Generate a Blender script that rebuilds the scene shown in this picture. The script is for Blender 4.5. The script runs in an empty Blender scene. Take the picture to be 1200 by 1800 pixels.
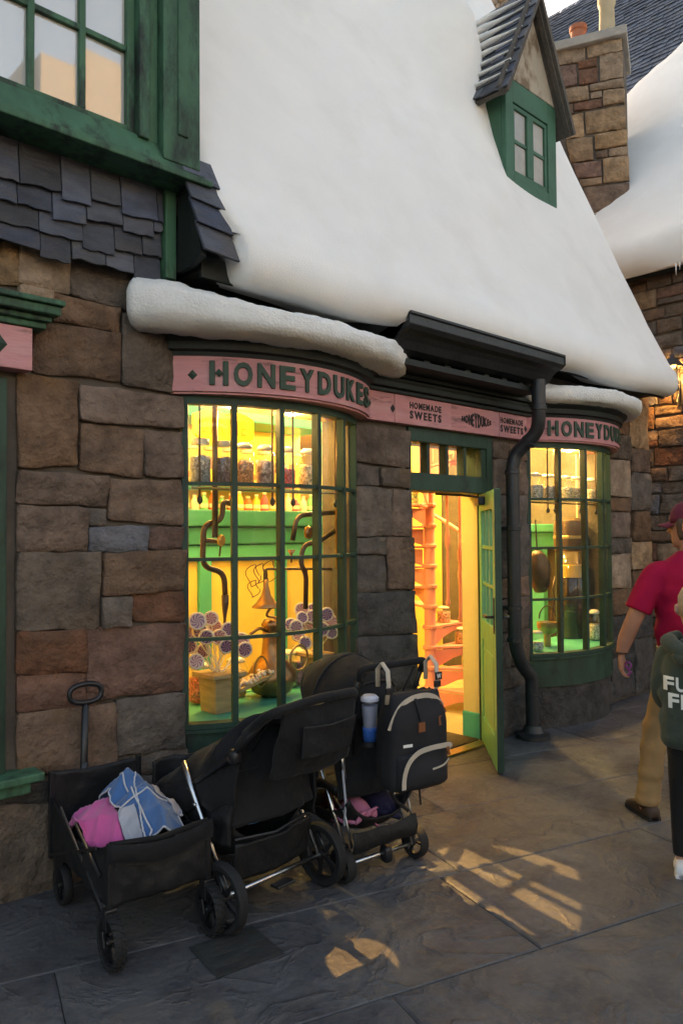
import bpy, bmesh, math, random
from mathutils import Vector, Matrix, noise
random.seed(7)
rnd = random.uniform
SC = bpy.context.scene
COL = SC.collection
R = math.radians

# ------------------------------------------------------------------ camera
YAW, PITCH, ROLL, FOC = R(46.509), R(1.593), R(-0.427), 1350.2      # focal length in pixels of the 1200x1800 photo
CAM = Vector((0.0, -3.5, 1.6))
_f = Vector((math.cos(YAW)*math.cos(PITCH), math.sin(YAW)*math.cos(PITCH), math.sin(PITCH)))
_r = Vector((math.sin(YAW), -math.cos(YAW), 0.0))
_u = _r.cross(_f)
_r, _u = _r*math.cos(ROLL)+_u*math.sin(ROLL), _u*math.cos(ROLL)-_r*math.sin(ROLL)
cd = bpy.data.cameras.new('camera'); cam = bpy.data.objects.new('camera', cd); COL.objects.link(cam)
cd.sensor_fit = 'VERTICAL'; cd.sensor_height = 36.0; cd.lens = FOC/1800*36.0; cd.clip_start = 0.05; cd.clip_end = 500
cam.matrix_world = Matrix.Translation(CAM) @ Matrix((_r, _u, -_f)).transposed().to_4x4()
SC.camera = cam
# ------------------------------------------------------------------ sky, sun, exposure
SUN_EL, SUN_AZ = R(16), R(68)              # azimuth from +X towards +Y: behind the shop
w = bpy.data.worlds.new('World'); SC.world = w; w.use_nodes = True
nt = w.node_tree; bg = nt.nodes['Background']
sky = nt.nodes.new('ShaderNodeTexSky'); sky.sky_type = 'NISHITA'; sky.sun_disc = False
sky.sun_elevation = SUN_EL; sky.sun_rotation = R(90)-SUN_AZ
sky.air_density = 0.9; sky.dust_density = 4.0; sky.ozone_density = 0.4
nt.links.new(sky.outputs[0], bg.inputs[0]); bg.inputs[1].default_value = 0.15
sl = bpy.data.lights.new('sun', 'SUN'); so = bpy.data.objects.new('sun', sl); COL.objects.link(so)
sl.energy = 2.0; sl.angle = R(0.6); sl.color = (1.0, 0.84, 0.66)
_sd = Vector((math.cos(SUN_AZ)*math.cos(SUN_EL), math.sin(SUN_AZ)*math.cos(SUN_EL), math.sin(SUN_EL)))
so.rotation_euler = _sd.to_track_quat('Z', 'Y').to_euler(); so.location = (0, 0, 20)
vs = SC.view_settings
vs.view_transform = 'Standard'; vs.look = 'None'; vs.gamma = 1.0; vs.use_curve_mapping = False; vs.exposure = 2.05
vs.use_white_balance = True; vs.white_balance_temperature = 7900; vs.white_balance_tint = 12
cy = SC.cycles
cy.use_denoising = True; cy.max_bounces = 8; cy.diffuse_bounces = 4; cy.glossy_bounces = 3
cy.transmission_bounces = 4; cy.transparent_max_bounces = 24; cy.caustics_reflective = False; cy.caustics_refractive = False
cy.sample_clamp_indirect = 6.0

# ------------------------------------------------------------------ measuring: where a picture point lies on a real plane
def _ray(px, py):
    return _r*((px-600)/FOC) - _u*((py-900)/FOC) + _f
def at_y(px, py, y=0.0):
    d = _ray(px, py); return CAM + d*((y-CAM.y)/d.y)
def at_x(px, py, x):
    d = _ray(px, py); return CAM + d*((x-CAM.x)/d.x)
def at_z(px, py, z=0.0):
    d = _ray(px, py); return CAM + d*((z-CAM.z)/d.z)

# ------------------------------------------------------------------ mesh helpers
class MB:
    def __init__(s): s.v = []; s.f = []
    def add(s, vs, fs):
        o = len(s.v); s.v += [tuple(v) for v in vs]; s.f += [[i+o for i in f] for f in fs]; return s
    def box(s, x0, x1, y0, y1, z0, z1):
        return s.add([(x0,y0,z0),(x1,y0,z0),(x1,y1,z0),(x0,y1,z0),(x0,y0,z1),(x1,y0,z1),(x1,y1,z1),(x0,y1,z1)],
                     [(0,3,2,1),(4,5,6,7),(0,1,5,4),(1,2,6,5),(2,3,7,6),(3,0,4,7)])
    def bar(s, a, b, w, h, up=(0,0,1), roll=0.0):           # a box from a to b
        a, b = Vector(a), Vector(b); d = (b-a).normalized(); up = Vector(up)
        if abs(d.dot(up)) > .98: up = Vector((0,1,0))
        x = d.cross(up).normalized(); z = x.cross(d)
        if roll: x, z = x*math.cos(roll)+z*math.sin(roll), z*math.cos(roll)-x*math.sin(roll)
        vs = []
        for p in (a, b):
            for sx, sz in ((-1,-1),(1,-1),(1,1),(-1,1)): vs.append(p + x*sx*w/2 + z*sz*h/2)
        return s.add(vs, [(0,3,2,1)[::-1],(4,5,6,7)[::-1],(0,1,5,4)[::-1],(1,2,6,5)[::-1],(2,3,7,6)[::-1],(3,0,4,7)[::-1]])
    def tube(s, pts, r, n=8, closed=False, caps=True, flat=1.0):
        pts = [Vector(p) for p in pts]; k = len(pts)
        rs = r if isinstance(r, (list, tuple)) else [r]*k
        def tan(i):
            if closed: return (pts[(i+1)%k]-pts[i-1]).normalized()
            return (pts[min(i+1,k-1)]-pts[max(i-1,0)]).normalized()
        t = tan(0); ref = Vector((0,0,1)) if abs(t.z) < .9 else Vector((0,1,0))
        nx = t.cross(ref).normalized(); rings = []
        for i in range(k):
            t = tan(i); nx = (nx - t*nx.dot(t)).normalized(); ny = t.cross(nx)
            rings.append([pts[i] + (nx*math.cos(2*math.pi*j/n) + ny*math.sin(2*math.pi*j/n)*flat)*rs[i] for j in range(n)])
        return s.loft(rings, caps and not closed, closed)
    def loft(s, rings, caps=True, closed=False):
        n = len(rings[0]); vs = [p for r in rings for p in r]; fs = []
        k = len(rings)
        for i in range(k if closed else k-1):
            for j in range(n):
                a, b = i*n+j, i*n+(j+1)%n; i2 = (i+1) % k
                fs.append((a, b, i2*n+(j+1)%n, i2*n+j))
        if caps: fs.append(tuple(range(n))[::-1]); fs.append(tuple((k-1)*n+j for j in range(n)))
        return s.add(vs, fs)
    def lathe(s, prof, c=(0,0,0), n=16, ax=None, ring=False):   # prof: (radius, height) along z or along ax; ring: hollow
        c = Vector(c); z = Vector(ax).normalized() if ax else Vector((0,0,1))
        x = z.orthogonal().normalized(); y = z.cross(x)
        return s.loft([[c + z*h + (x*math.cos(2*math.pi*j/n) + y*math.sin(2*math.pi*j/n))*max(r, 1e-4) for j in range(n)] for r, h in (list(prof)+[prof[0]] if ring else prof)], caps=not ring)
    def prism(s, poly, p0, p1):                              # p0, p1: functions mapping 2-D to the two faces
        n = len(poly); vs = [p0(*q) for q in poly] + [p1(*q) for q in poly]
        fs = [tuple(range(n)), tuple(range(n, 2*n))[::-1]] + [(i, i+n, (i+1)%n+n, (i+1)%n) for i in range(n)]
        return s.add(vs, fs)
    def grid(s, P, nu, nv, flip=False):                      # P(i, j) -> point
        vs = [P(i, j) for i in range(nu+1) for j in range(nv+1)]; m = nv+1
        fs = [(i*m+j, (i+1)*m+j, (i+1)*m+j+1, i*m+j+1) for i in range(nu) for j in range(nv)]
        return s.add(vs, [f[::-1] for f in fs] if flip else fs)
    def move(s, M):
        s.v = [tuple(M @ Vector(v)) for v in s.v]; return s
    def build(s, name, mat, parent=None, smooth=False, bevel=0.0, seg=2, auto=None, fix=True, solid=0.0, sub=0):
        c = Vector((0,0,0))
        if s.v:
            c = Vector([(min(v[i] for v in s.v)+max(v[i] for v in s.v))/2 for i in range(3)])
        me = bpy.data.meshes.new(name); me.from_pydata([tuple(Vector(v)-c) for v in s.v], [], s.f)
        if fix:
            b = bmesh.new(); b.from_mesh(me); bmesh.ops.recalc_face_normals(b, faces=b.faces); b.to_mesh(me); b.free()
        if smooth: me.polygons.foreach_set('use_smooth', [True]*len(me.polygons))
        me.materials.append(mat)
        o = bpy.data.objects.new(name, me); COL.objects.link(o)
        put(o, c, parent)
        if solid: m = o.modifiers.new('s', 'SOLIDIFY'); m.thickness = solid; m.offset = 0
        if bevel: m = o.modifiers.new('b', 'BEVEL'); m.width = bevel; m.segments = seg; m.limit_method = 'ANGLE'; m.angle_limit = R(35); m.harden_normals = False
        if sub: m = o.modifiers.new('u', 'SUBSURF'); m.levels = sub; m.render_levels = sub
        if auto is not None and smooth:
            me.set_sharp_from_angle(angle=R(auto))
        return o

_wm = {}
def wm(o): return _wm.get(o.name, Matrix.Identity(4))
def put(o, c, parent=None):
    o.location = c
    if parent is not None:
        o.parent = parent; o.matrix_parent_inverse = wm(parent).inverted()
    _wm[o.name] = Matrix.Translation(c)
def tag(o, label, cat=None, group=None, kind=None):
    if label: o['label'] = label
    if cat: o['category'] = cat
    if group: o['group'] = group
    if kind: o['kind'] = kind
    return o
def thing(name, label, cat, loc=(0,0,0), group=None, rz=0.0):
    o = bpy.data.objects.new(name, None); COL.objects.link(o); o.empty_display_size = .1
    o.location = loc; o.rotation_euler = (0,0,rz); _wm[o.name] = Matrix.Translation(Vector(loc)) @ Matrix.Rotation(rz, 4, 'Z')
    return tag(o, label, cat, group)
def copy_tree(o, M, label=None, parent=None):                # copy a thing with its parts, moved by M (world)
    c = o.copy(); COL.objects.link(c)
    if parent is None:
        c.matrix_basis = M @ o.matrix_basis; _wm[c.name] = M @ wm(o)
        if label: c['label'] = label
    else:
        c.parent = parent
    for ch in o.children: copy_tree(ch, M, None, c)
    return c
def frame(loc, rz=0.0): return Matrix.Translation(Vector(loc)) @ Matrix.Rotation(rz, 4, 'Z')
def smoothstep(a, b, x):
    t = max(0.0, min(1.0, (x-a)/(b-a))); return t*t*(3-2*t)
def nz(x, y=0.0, z=0.0): return noise.noise(Vector((x, y, z)))
def curve(pts, n=6):                                         # Catmull-Rom through points
    pts = [Vector(p) for p in pts]; out = []
    for i in range(len(pts)-1):
        p0, p1, p2, p3 = pts[max(i-1,0)], pts[i], pts[i+1], pts[min(i+2,len(pts)-1)]
        for k in range(n):
            t = k/n
            out.append(.5*((2*p1) + (p2-p0)*t + (2*p0-5*p1+4*p2-p3)*t*t + (3*p1-p0-3*p2+p3)*t**3))
    return out + [pts[-1]]
def rounded(pts, r=.03, n=4):                                # polyline with rounded bends
    pts = [Vector(p) for p in pts]; out = [pts[0]]
    for i in range(1, len(pts)-1):
        a, b, c = pts[i-1], pts[i], pts[i+1]
        d1 = (a-b); d2 = (c-b); q = min(r, d1.length*.45, d2.length*.45)
        s, e = b+d1.normalized()*q, b+d2.normalized()*q
        for k in range(n+1):
            t = k/n; out.append(s*(1-t)**2 + b*2*t*(1-t) + e*t*t)
    return out + [pts[-1]]

# ------------------------------------------------------------------ lettering (built-in font, one mesh per glyph, height 1)
_gl = {}
def glyphs(chars, offset):
    for ch in chars:
        cu = bpy.data.curves.new('t', 'FONT'); cu.body = ch; cu.extrude = 0.5; cu.offset = offset; cu.resolution_u = 3
        ob = bpy.data.objects.new('t', cu); COL.objects.link(ob)
        ev = ob.evaluated_get(bpy.context.evaluated_depsgraph_get()); me = ev.to_mesh()
        v = [tuple(p.co) for p in me.vertices]; f = [tuple(p.vertices) for p in me.polygons]
        ev.to_mesh_clear(); bpy.data.objects.remove(ob); bpy.data.curves.remove(cu)
        x0, x1 = min(p[0] for p in v), max(p[0] for p in v); y0, y1 = min(p[1] for p in v), max(p[1] for p in v)
        _gl[(ch, offset)] = ([((p[0]-x0)/(x1-x0), (p[1]-y0)/(y1-y0), p[2]) for p in v], f, (x1-x0)/(y1-y0))
glyphs('HONEYDUKSMAWT', .035); glyphs('FURANCETIBLWK', .03)
def letter(ch, off, fn, w, h, d0, d1):                       # fn(a, b, d) -> world; letter fills 0..w by 0..h
    v, f, asp = _gl[(ch, off)]
    return MB().add([fn(p[0]*w, p[1]*h, d0 if p[2] < 0 else d1) for p in v], f)
# ------------------------------------------------------------------ materials
def mat(name, base, rough=.8, var=.2, scale=5.0, bump=.25, bscale=30.0, metal=0.0, col2=None, c2=(.55,.75), c2scale=2.0,
        objvar=0.0, stretch=(1,1,1), spec=.4, detail=5.0, dist=.01, emit=None, coat=0.0, col3=None, c3=(.6,.8), c3scale=9.0, sheen=0.0):
    m = bpy.data.materials.new(name); m.use_nodes = True; n = m.node_tree; N = n.nodes; L = n.links
    b = N['Principled BSDF']; b.inputs['Roughness'].default_value = rough; b.inputs['Metallic'].default_value = metal
    b.inputs['Specular IOR Level'].default_value = spec
    if coat: b.inputs['Coat Weight'].default_value = coat
    if sheen: b.inputs['Sheen Weight'].default_value = sheen
    tc = N.new('ShaderNodeTexCoord'); oi = N.new('ShaderNodeObjectInfo')
    mul = N.new('ShaderNodeMath'); mul.operation = 'MULTIPLY'; mul.inputs[1].default_value = 37.0; L.new(oi.outputs['Random'], mul.inputs[0])
    add = N.new('ShaderNodeVectorMath'); add.operation = 'ADD'; L.new(tc.outputs['Object'], add.inputs[0]); L.new(mul.outputs[0], add.inputs[1])
    mp = N.new('ShaderNodeMapping'); mp.inputs['Scale'].default_value = stretch; L.new(add.outputs[0], mp.inputs[0])
    def tex(sc, det=detail, ro=.6):
        t = N.new('ShaderNodeTexNoise'); t.inputs['Scale'].default_value = sc; t.inputs['Detail'].default_value = det; t.inputs['Roughness'].default_value = ro
        L.new(mp.outputs[0], t.inputs['Vector']); return t.outputs['Fac']
    def mixc(fac, a, bcol):
        x = N.new('ShaderNodeMix'); x.data_type = 'RGBA'
        L.new(fac, x.inputs[0])
        for s, c in ((x.inputs[6], a), (x.inputs[7], bcol)):
            if isinstance(c, tuple): s.default_value = (*c, 1)
            else: L.new(c, s)
        return x.outputs[2]
    def ramp(fac, lo, hi):
        x = N.new('ShaderNodeMapRange'); x.inputs[1].default_value = lo; x.inputs[2].default_value = hi; L.new(fac, x.inputs[0]); return x.outputs[0]
    lo = tuple(c*(1-var) for c in base); hi = tuple(min(1, c*(1+var)) for c in base)
    col = mixc(ramp(tex(scale), .3, .7), lo, hi)
    if col2: col = mixc(ramp(tex(c2scale), *c2), col, col2)
    if col3: col = mixc(ramp(tex(c3scale, 8.0, .7), *c3), col, col3)
    if objvar:
        hs = N.new('ShaderNodeHueSaturation'); r2 = N.new('ShaderNodeMapRange'); r2.inputs[3].default_value = 1-objvar; r2.inputs[4].default_value = 1+objvar
        L.new(oi.outputs['Random'], r2.inputs[0]); L.new(r2.outputs[0], hs.inputs['Value']); L.new(col, hs.inputs['Color'])
        m3 = N.new('ShaderNodeMath'); m3.operation = 'MULTIPLY'; m3.inputs[1].default_value = 7.31; L.new(oi.outputs['Random'], m3.inputs[0])
        m4 = N.new('ShaderNodeMath'); m4.operation = 'FRACT'; L.new(m3.outputs[0], m4.inputs[0])
        r3 = N.new('ShaderNodeMapRange'); r3.inputs[3].default_value = 1-objvar*1.2; r3.inputs[4].default_value = 1+objvar*1.2; L.new(m4.outputs[0], r3.inputs[0]); L.new(r3.outputs[0], hs.inputs['Saturation'])
        col = hs.outputs[0]
    L.new(col, b.inputs['Base Color'])
    if bump:
        bp = N.new('ShaderNodeBump'); bp.inputs['Strength'].default_value = bump; bp.inputs['Distance'].default_value = dist
        L.new(tex(bscale, 8.0), bp.inputs['Height']); L.new(bp.outputs[0], b.inputs['Normal'])
    if emit:
        b.inputs['Emission Color'].default_value = (*emit[0], 1); b.inputs['Emission Strength'].default_value = emit[1]
    return m
def glass_mat(name, tint=(1,1,1), refl=1.0, rough=.02, ior=1.5, bump=0.0):
    m = bpy.data.materials.new(name); m.use_nodes = True; N = m.node_tree.nodes; L = m.node_tree.links
    N.remove(N['Principled BSDF']); out = N['Material Output']
    t = N.new('ShaderNodeBsdfTransparent'); t.inputs[0].default_value = (*tint, 1)
    g = N.new('ShaderNodeBsdfGlossy'); g.inputs['Roughness'].default_value = rough; g.inputs[0].default_value = (.95,.95,.95,1)
    fr = N.new('ShaderNodeLayerWeight'); fr.inputs[0].default_value = .5
    pw = N.new('ShaderNodeMath'); pw.operation = 'POWER'; pw.inputs[1].default_value = 5.0; L.new(fr.outputs['Facing'], pw.inputs[0])
    mu = N.new('ShaderNodeMath'); mu.operation = 'MULTIPLY_ADD'; mu.inputs[1].default_value = .9*refl; mu.inputs[2].default_value = .04*refl; mu.use_clamp = True; L.new(pw.outputs[0], mu.inputs[0])
    mx = N.new('ShaderNodeMixShader'); L.new(mu.outputs[0], mx.inputs[0]); L.new(t.outputs[0], mx.inputs[1]); L.new(g.outputs[0], mx.inputs[2])
    if bump:
        tc = N.new('ShaderNodeTexCoord'); tx = N.new('ShaderNodeTexNoise'); tx.inputs['Scale'].default_value = 6; L.new(tc.outputs['Object'], tx.inputs['Vector'])
        bp = N.new('ShaderNodeBump'); bp.inputs['Strength'].default_value = bump; bp.inputs['Distance'].default_value = .02; L.new(tx.outputs['Fac'], bp.inputs['Height']); L.new(bp.outputs[0], g.inputs['Normal'])
    L.new(mx.outputs[0], out.inputs[0]); return m
def emit_mat(name, col, s):
    m = bpy.data.materials.new(name); m.use_nodes = True; N = m.node_tree.nodes
    e = N.new('ShaderNodeEmission'); e.inputs[0].default_value = (*col, 1); e.inputs[1].default_value = s
    m.node_tree.links.new(e.outputs[0], N['Material Output'].inputs[0]); return m

M = {}
_st = dict(rough=.9, var=.42, scale=8, detail=9, bump=1.0, bscale=15, dist=.05, objvar=.16, c2scale=3.0, spec=.3)
M['brown'] = mat('brown_stone', (0.1745,0.1122,0.0772), col2=(0.2214,0.1318,0.0749), col3=(0.0966,0.0683,0.0533), **_st)
M['rust'] = mat('rusty_stone', (0.1845,0.0976,0.0660), col2=(0.1515,0.0952,0.0695), col3=(0.0988,0.0610,0.0464), **_st)
M['tan'] = mat('tan_stone', (0.3239,0.2213,0.1409), col2=(0.2591,0.1667,0.1025), col3=(0.1799,0.1285,0.0897), **_st)
M['grey'] = mat('grey_stone', (0.1409,0.1098,0.0864), col2=(0.1812,0.1269,0.0876), col3=(0.0738,0.0598,0.0494), **_st)
M['bluegrey'] = mat('bluegrey_stone', (0.1403,0.1366,0.1464), col2=(0.1159,0.1074,0.1074), col3=(0.1708,0.1488,0.1342), **_st)
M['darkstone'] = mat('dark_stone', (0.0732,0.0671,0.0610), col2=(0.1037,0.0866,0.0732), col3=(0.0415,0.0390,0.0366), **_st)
M['mortar'] = mat('mortar', (.105,.086,.068), rough=.95, bump=.5, bscale=40, col3=(.03,.027,.024))
M['slate'] = mat('slate', (.070,.077,.098), rough=.6, var=.35, scale=5, bump=.7, bscale=9, dist=.03, objvar=.42, stretch=(1,1,2.5), col2=(.105,.09,.078), c2=(.52,.72), col3=(.04,.04,.045))
M['roofslate'] = mat('roof_slate', (.085,.105,.14), rough=.6, var=.4, scale=6, bump=.5, bscale=20, col2=(.12,.13,.15), c2=(.5,.65), c2scale=7)
M['snow'] = mat('snow', (.84,.82,.78), rough=.9, var=.03, scale=2.0, bump=.35, bscale=120, dist=.006, spec=.2, col2=(.77,.74,.69), c2=(.5,.8), c2scale=1.7)
M['capsnow'] = mat('rough_snow', (.78,.77,.73), rough=.95, var=.05, scale=9, bump=.9, bscale=75, dist=.012, spec=.15, col2=(.66,.64,.58), c2=(.55,.8), c2scale=5)
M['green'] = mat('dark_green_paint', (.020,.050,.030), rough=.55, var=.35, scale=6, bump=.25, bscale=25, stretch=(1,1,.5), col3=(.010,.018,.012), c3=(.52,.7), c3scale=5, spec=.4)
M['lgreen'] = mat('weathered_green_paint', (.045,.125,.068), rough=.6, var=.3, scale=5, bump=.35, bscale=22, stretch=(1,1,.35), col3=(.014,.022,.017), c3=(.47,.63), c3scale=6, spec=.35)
M['dgreen'] = mat('dormer_green_paint', (.042,.125,.075), rough=.6, var=.15, bump=.15, col3=(.03,.08,.05))
M['blackgreen'] = mat('black_green_paint', (.012,.016,.014), rough=.55, var=.3, bump=.2, spec=.35)
M['doorgreen'] = mat('door_green_paint', (.15,.46,.22), rough=.45, var=.12, bump=.12, spec=.45)
M['pink'] = mat('pink_sign_paint', (.56,.245,.245), rough=.75, var=.10, scale=6, bump=.5, bscale=16, dist=.008, stretch=(.45,1,3.0), col2=(.62,.33,.32), c2=(.5,.75), c2scale=4, col3=(.19,.09,.085), c3=(.56,.68), c3scale=5)
M['lettergreen'] = mat('letter_green_paint', (.030,.062,.040), rough=.6, var=.2, bump=.2)
M['print'] = mat('dark_print', (.035,.03,.028), rough=.8, var=.2, bump=0)
M['iron'] = mat('cast_iron', (.018,.019,.021), rough=.45, var=.35, scale=8, bump=.3, bscale=30, spec=.5, col3=(.035,.034,.033))
M['lead'] = mat('lead', (.05,.05,.053), rough=.55, var=.3, bump=.2)
M['black'] = mat('black_fabric', (.0085,.0085,.009), rough=.8, var=.3, bump=.5, bscale=9, dist=.02, spec=.25, sheen=.05)
M['black2'] = mat('black_nylon', (.011,.011,.0115), rough=.55, var=.3, bump=.6, bscale=8, dist=.02, spec=.3)
M['mesh'] = mat('charcoal_mesh', (.016,.016,.017), rough=.9, var=.3, bump=.5, bscale=260, dist=.002)
M['rubber'] = mat('rubber', (.012,.012,.012), rough=.75, var=.2, bump=.2, bscale=60)
M['plastic'] = mat('black_plastic', (.010,.010,.011), rough=.4, var=.15, bump=.05, spec=.5)
M['chrome'] = mat('brushed_metal', (.55,.55,.55), rough=.25, var=.08, bump=.05, metal=1.0)
M['alu'] = mat('grey_metal_tube', (.30,.30,.30), rough=.35, var=.08, bump=.05, metal=1.0)
M['pave'] = None
M['yellow'] = mat('cream_yellow_paint', (.80,.58,.15), rough=.7, var=.06, bump=.05)
M['cream'] = mat('cream_wall', (.78,.62,.26), rough=.8, var=.06, bump=.05)
M['mint'] = mat('mint_green_paint', (.06,.38,.27), rough=.45, var=.08, bump=.05)
M['mintdark'] = mat('green_counter_paint', (.025,.20,.155), rough=.45, var=.1, bump=.05)
M['coral'] = mat('coral_paint', (.78,.33,.27), rough=.5, var=.08, bump=.05)
M['copper'] = mat('aged_copper', (.36,.19,.085), rough=.35, var=.3, scale=7, bump=.1, metal=.9, col3=(.14,.08,.045))
M['brass'] = mat('dull_brass', (.42,.30,.13), rough=.35, var=.25, bump=.1, metal=.9)
M['darkcopper'] = mat('dark_bronze', (.10,.065,.04), rough=.4, var=.3, bump=.15, metal=.6)
M['wood'] = mat('pale_wood', (.42,.27,.13), rough=.7, var=.25, scale=6, stretch=(1,1,6), bump=.2)
M['floorwood'] = mat('shop_floor', (.45,.36,.2), rough=.5, var=.15, bump=.1)
M['mat'] = mat('door_mat', (.07,.055,.035), rough=.95, var=.3, bump=.6, bscale=150)
M['white'] = mat('white_paint', (.75,.73,.68), rough=.6, var=.05, bump=.05)
M['plaster'] = mat('stained_plaster', (.42,.36,.28), rough=.9, var=.15, scale=3, bump=.3, col2=(.20,.14,.09), c2=(.48,.62), c2scale=6, stretch=(1,1,.6))
M['oldwood'] = mat('grey_timber', (.10,.085,.07), rough=.85, var=.3, scale=8, stretch=(6,6,1), bump=.5)
M['terracotta'] = mat('terracotta', (.34,.12,.065), rough=.8, var=.2, bump=.2)
M['buffpot'] = mat('buff_clay', (.45,.37,.24), rough=.8, var=.15, bump=.2)
M['capstone'] = mat('cap_stone', (.34,.31,.27), rough=.85, var=.15, bump=.4)
M['pane'] = glass_mat('shop_glass', (.97,.98,.95), 1.0, .01, bump=.15)
M['uppane'] = mat('reflective_glass', (.66,.63,.58), rough=.02, var=.02, bump=0, metal=.36)
M['dimpane'] = mat('curtained_glass', (.36,.34,.30), rough=.12, var=.15, bump=0, spec=.6)
M['jar'] = glass_mat('jar_glass', (.97,.98,.97), 1.3, .03)
# ------------------------------------------------------------------ the ground
def pave_mat():
    m = mat('stamped_slate_paving', (.098,.098,.099), rough=.62, var=.25, scale=1.6, bump=.0, objvar=.10, col2=(.112,.105,.097), c2=(.48,.70), c2scale=1.1, col3=(.058,.058,.062), c3=(.45,.62), c3scale=3.1, spec=.35, detail=7)
    N = m.node_tree.nodes; L = m.node_tree.links; b = N['Principled BSDF']
    mp = [n for n in N if n.type == 'MAPPING'][0]
    # cleft relief: warped terraces plus grain
    t1 = N.new('ShaderNodeTexNoise'); t1.inputs['Scale'].default_value = 3.4; t1.inputs['Detail'].default_value = 6; t1.inputs['Distortion'].default_value = .5; L.new(mp.outputs[0], t1.inputs['Vector'])
    mu = N.new('ShaderNodeMath'); mu.operation = 'MULTIPLY'; mu.inputs[1].default_value = 9; L.new(t1.outputs['Fac'], mu.inputs[0])
    fr = N.new('ShaderNodeMath'); fr.operation = 'PINGPONG'; fr.inputs[1].default_value = 1.0; L.new(mu.outputs[0], fr.inputs[0])
    pw = N.new('ShaderNodeMath'); pw.operation = 'POWER'; pw.inputs[1].default_value = 3.0; L.new(fr.outputs[0], pw.inputs[0])
    t2 = N.new('ShaderNodeTexNoise'); t2.inputs['Scale'].default_value = 30; t2.inputs['Detail'].default_value = 8; L.new(mp.outputs[0], t2.inputs['Vector'])
    ad = N.new('ShaderNodeMath'); ad.operation = 'ADD'; L.new(pw.outputs[0], ad.inputs[0]); L.new(t2.outputs['Fac'], ad.inputs[1])
    bp = N.new('ShaderNodeBump'); bp.inputs['Strength'].default_value = .8; bp.inputs['Distance'].default_value = .007; L.new(ad.outputs[0], bp.inputs['Height']); L.new(bp.outputs[0], b.inputs['Normal'])
    rr = N.new('ShaderNodeMapRange'); rr.inputs[3].default_value = .38; rr.inputs[4].default_value = .75; L.new(t2.outputs['Fac'], rr.inputs[0]); L.new(rr.outputs[0], b.inputs['Roughness'])
    return m
M['pave'] = pave_mat()
M['joint'] = mat('paving_joint', (.08,.077,.074), rough=.9, bump=.4, bscale=60, var=.3)
g = MB(); g.add([(-60,-60,-.012),(70,-60,-.012),(70,70,-.012),(-60,70,-.012)], [(0,1,2,3)])
ground = tag(g.build('ground', M['joint'], fix=False), 'wide dark base of the street under the paving slabs', None, None, 'structure')
GA = R(-17.0); ga = Vector((math.cos(GA), math.sin(GA))); gn = Vector((-math.sin(GA), math.cos(GA)))
rs = random.Random(5)
for i in range(-9, 6):
    c0 = -.305 + .69*i; c1 = c0 + .69
    a = -1.6 + rs.uniform(0, 1.0)
    while a < 10.5:
        L_ = rs.uniform(.95, 1.7); q = []
        for (aa, cc) in ((a, c0), (a+L_, c0), (a+L_, c1), (a, c1)):
            q.append(ga*aa + gn*cc)
        cen = sum((Vector(p) for p in q), Vector((0,0)))/4
        if cen.y < .95 and cen.y > -5.2:
            dz = rs.uniform(-.0015, .0015); tl = [rs.uniform(-.0012, .0012) for _ in range(4)]
            top = []; n_ = 10
            for e in range(4):                              # slightly wavy slab edges
                p, p2 = q[e], q[(e+1) % 4]
                for k in range(n_):
                    t = k/n_; v = p.lerp(p2, t); v = v + (cen-v).normalized()*(.0022 + .0025*nz(v.x*7, v.y*7, e))
                    top.append((v.x, v.y, dz+tl[e]*(1-t)+tl[(e+1)%4]*t))
            b = MB(); m_ = len(top)
            ins = [tuple(Vector(t).lerp(Vector((cen.x, cen.y, t[2]+.003)), .015)) for t in top]
            b.loft([[(t[0], t[1], -.014) for t in top], [(t[0], t[1], t[2]-.004) for t in top], ins], caps=False)
            b.add(ins, [tuple(range(m_))])
            b.build('paving_slab', M['pave'], ground)
        a += L_
# square drain cover sunk in the paving
dr = thing('drain_cover', 'dark square drain cover set in the paving in front of the wagon', 'drain cover', at_z(415, 1672))
pd = wm(dr).translation
MX = frame(pd, R(-8))
M['grime'] = mat('damp_dark_iron', (.030,.031,.028), rough=.7, var=.4, scale=9, bump=.5, bscale=30)
MB().box(-.14,.14,-.125,.125,.0035,.006).move(MX).build('frame', M['grime'], dr, bevel=.001)
for k in range(6):
    MB().box(-.125,.125,-.115+k*.039,-.115+k*.039+.034,.0062,.0078).move(MX).build('bar', M['grime'], dr, bevel=.002)
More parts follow.
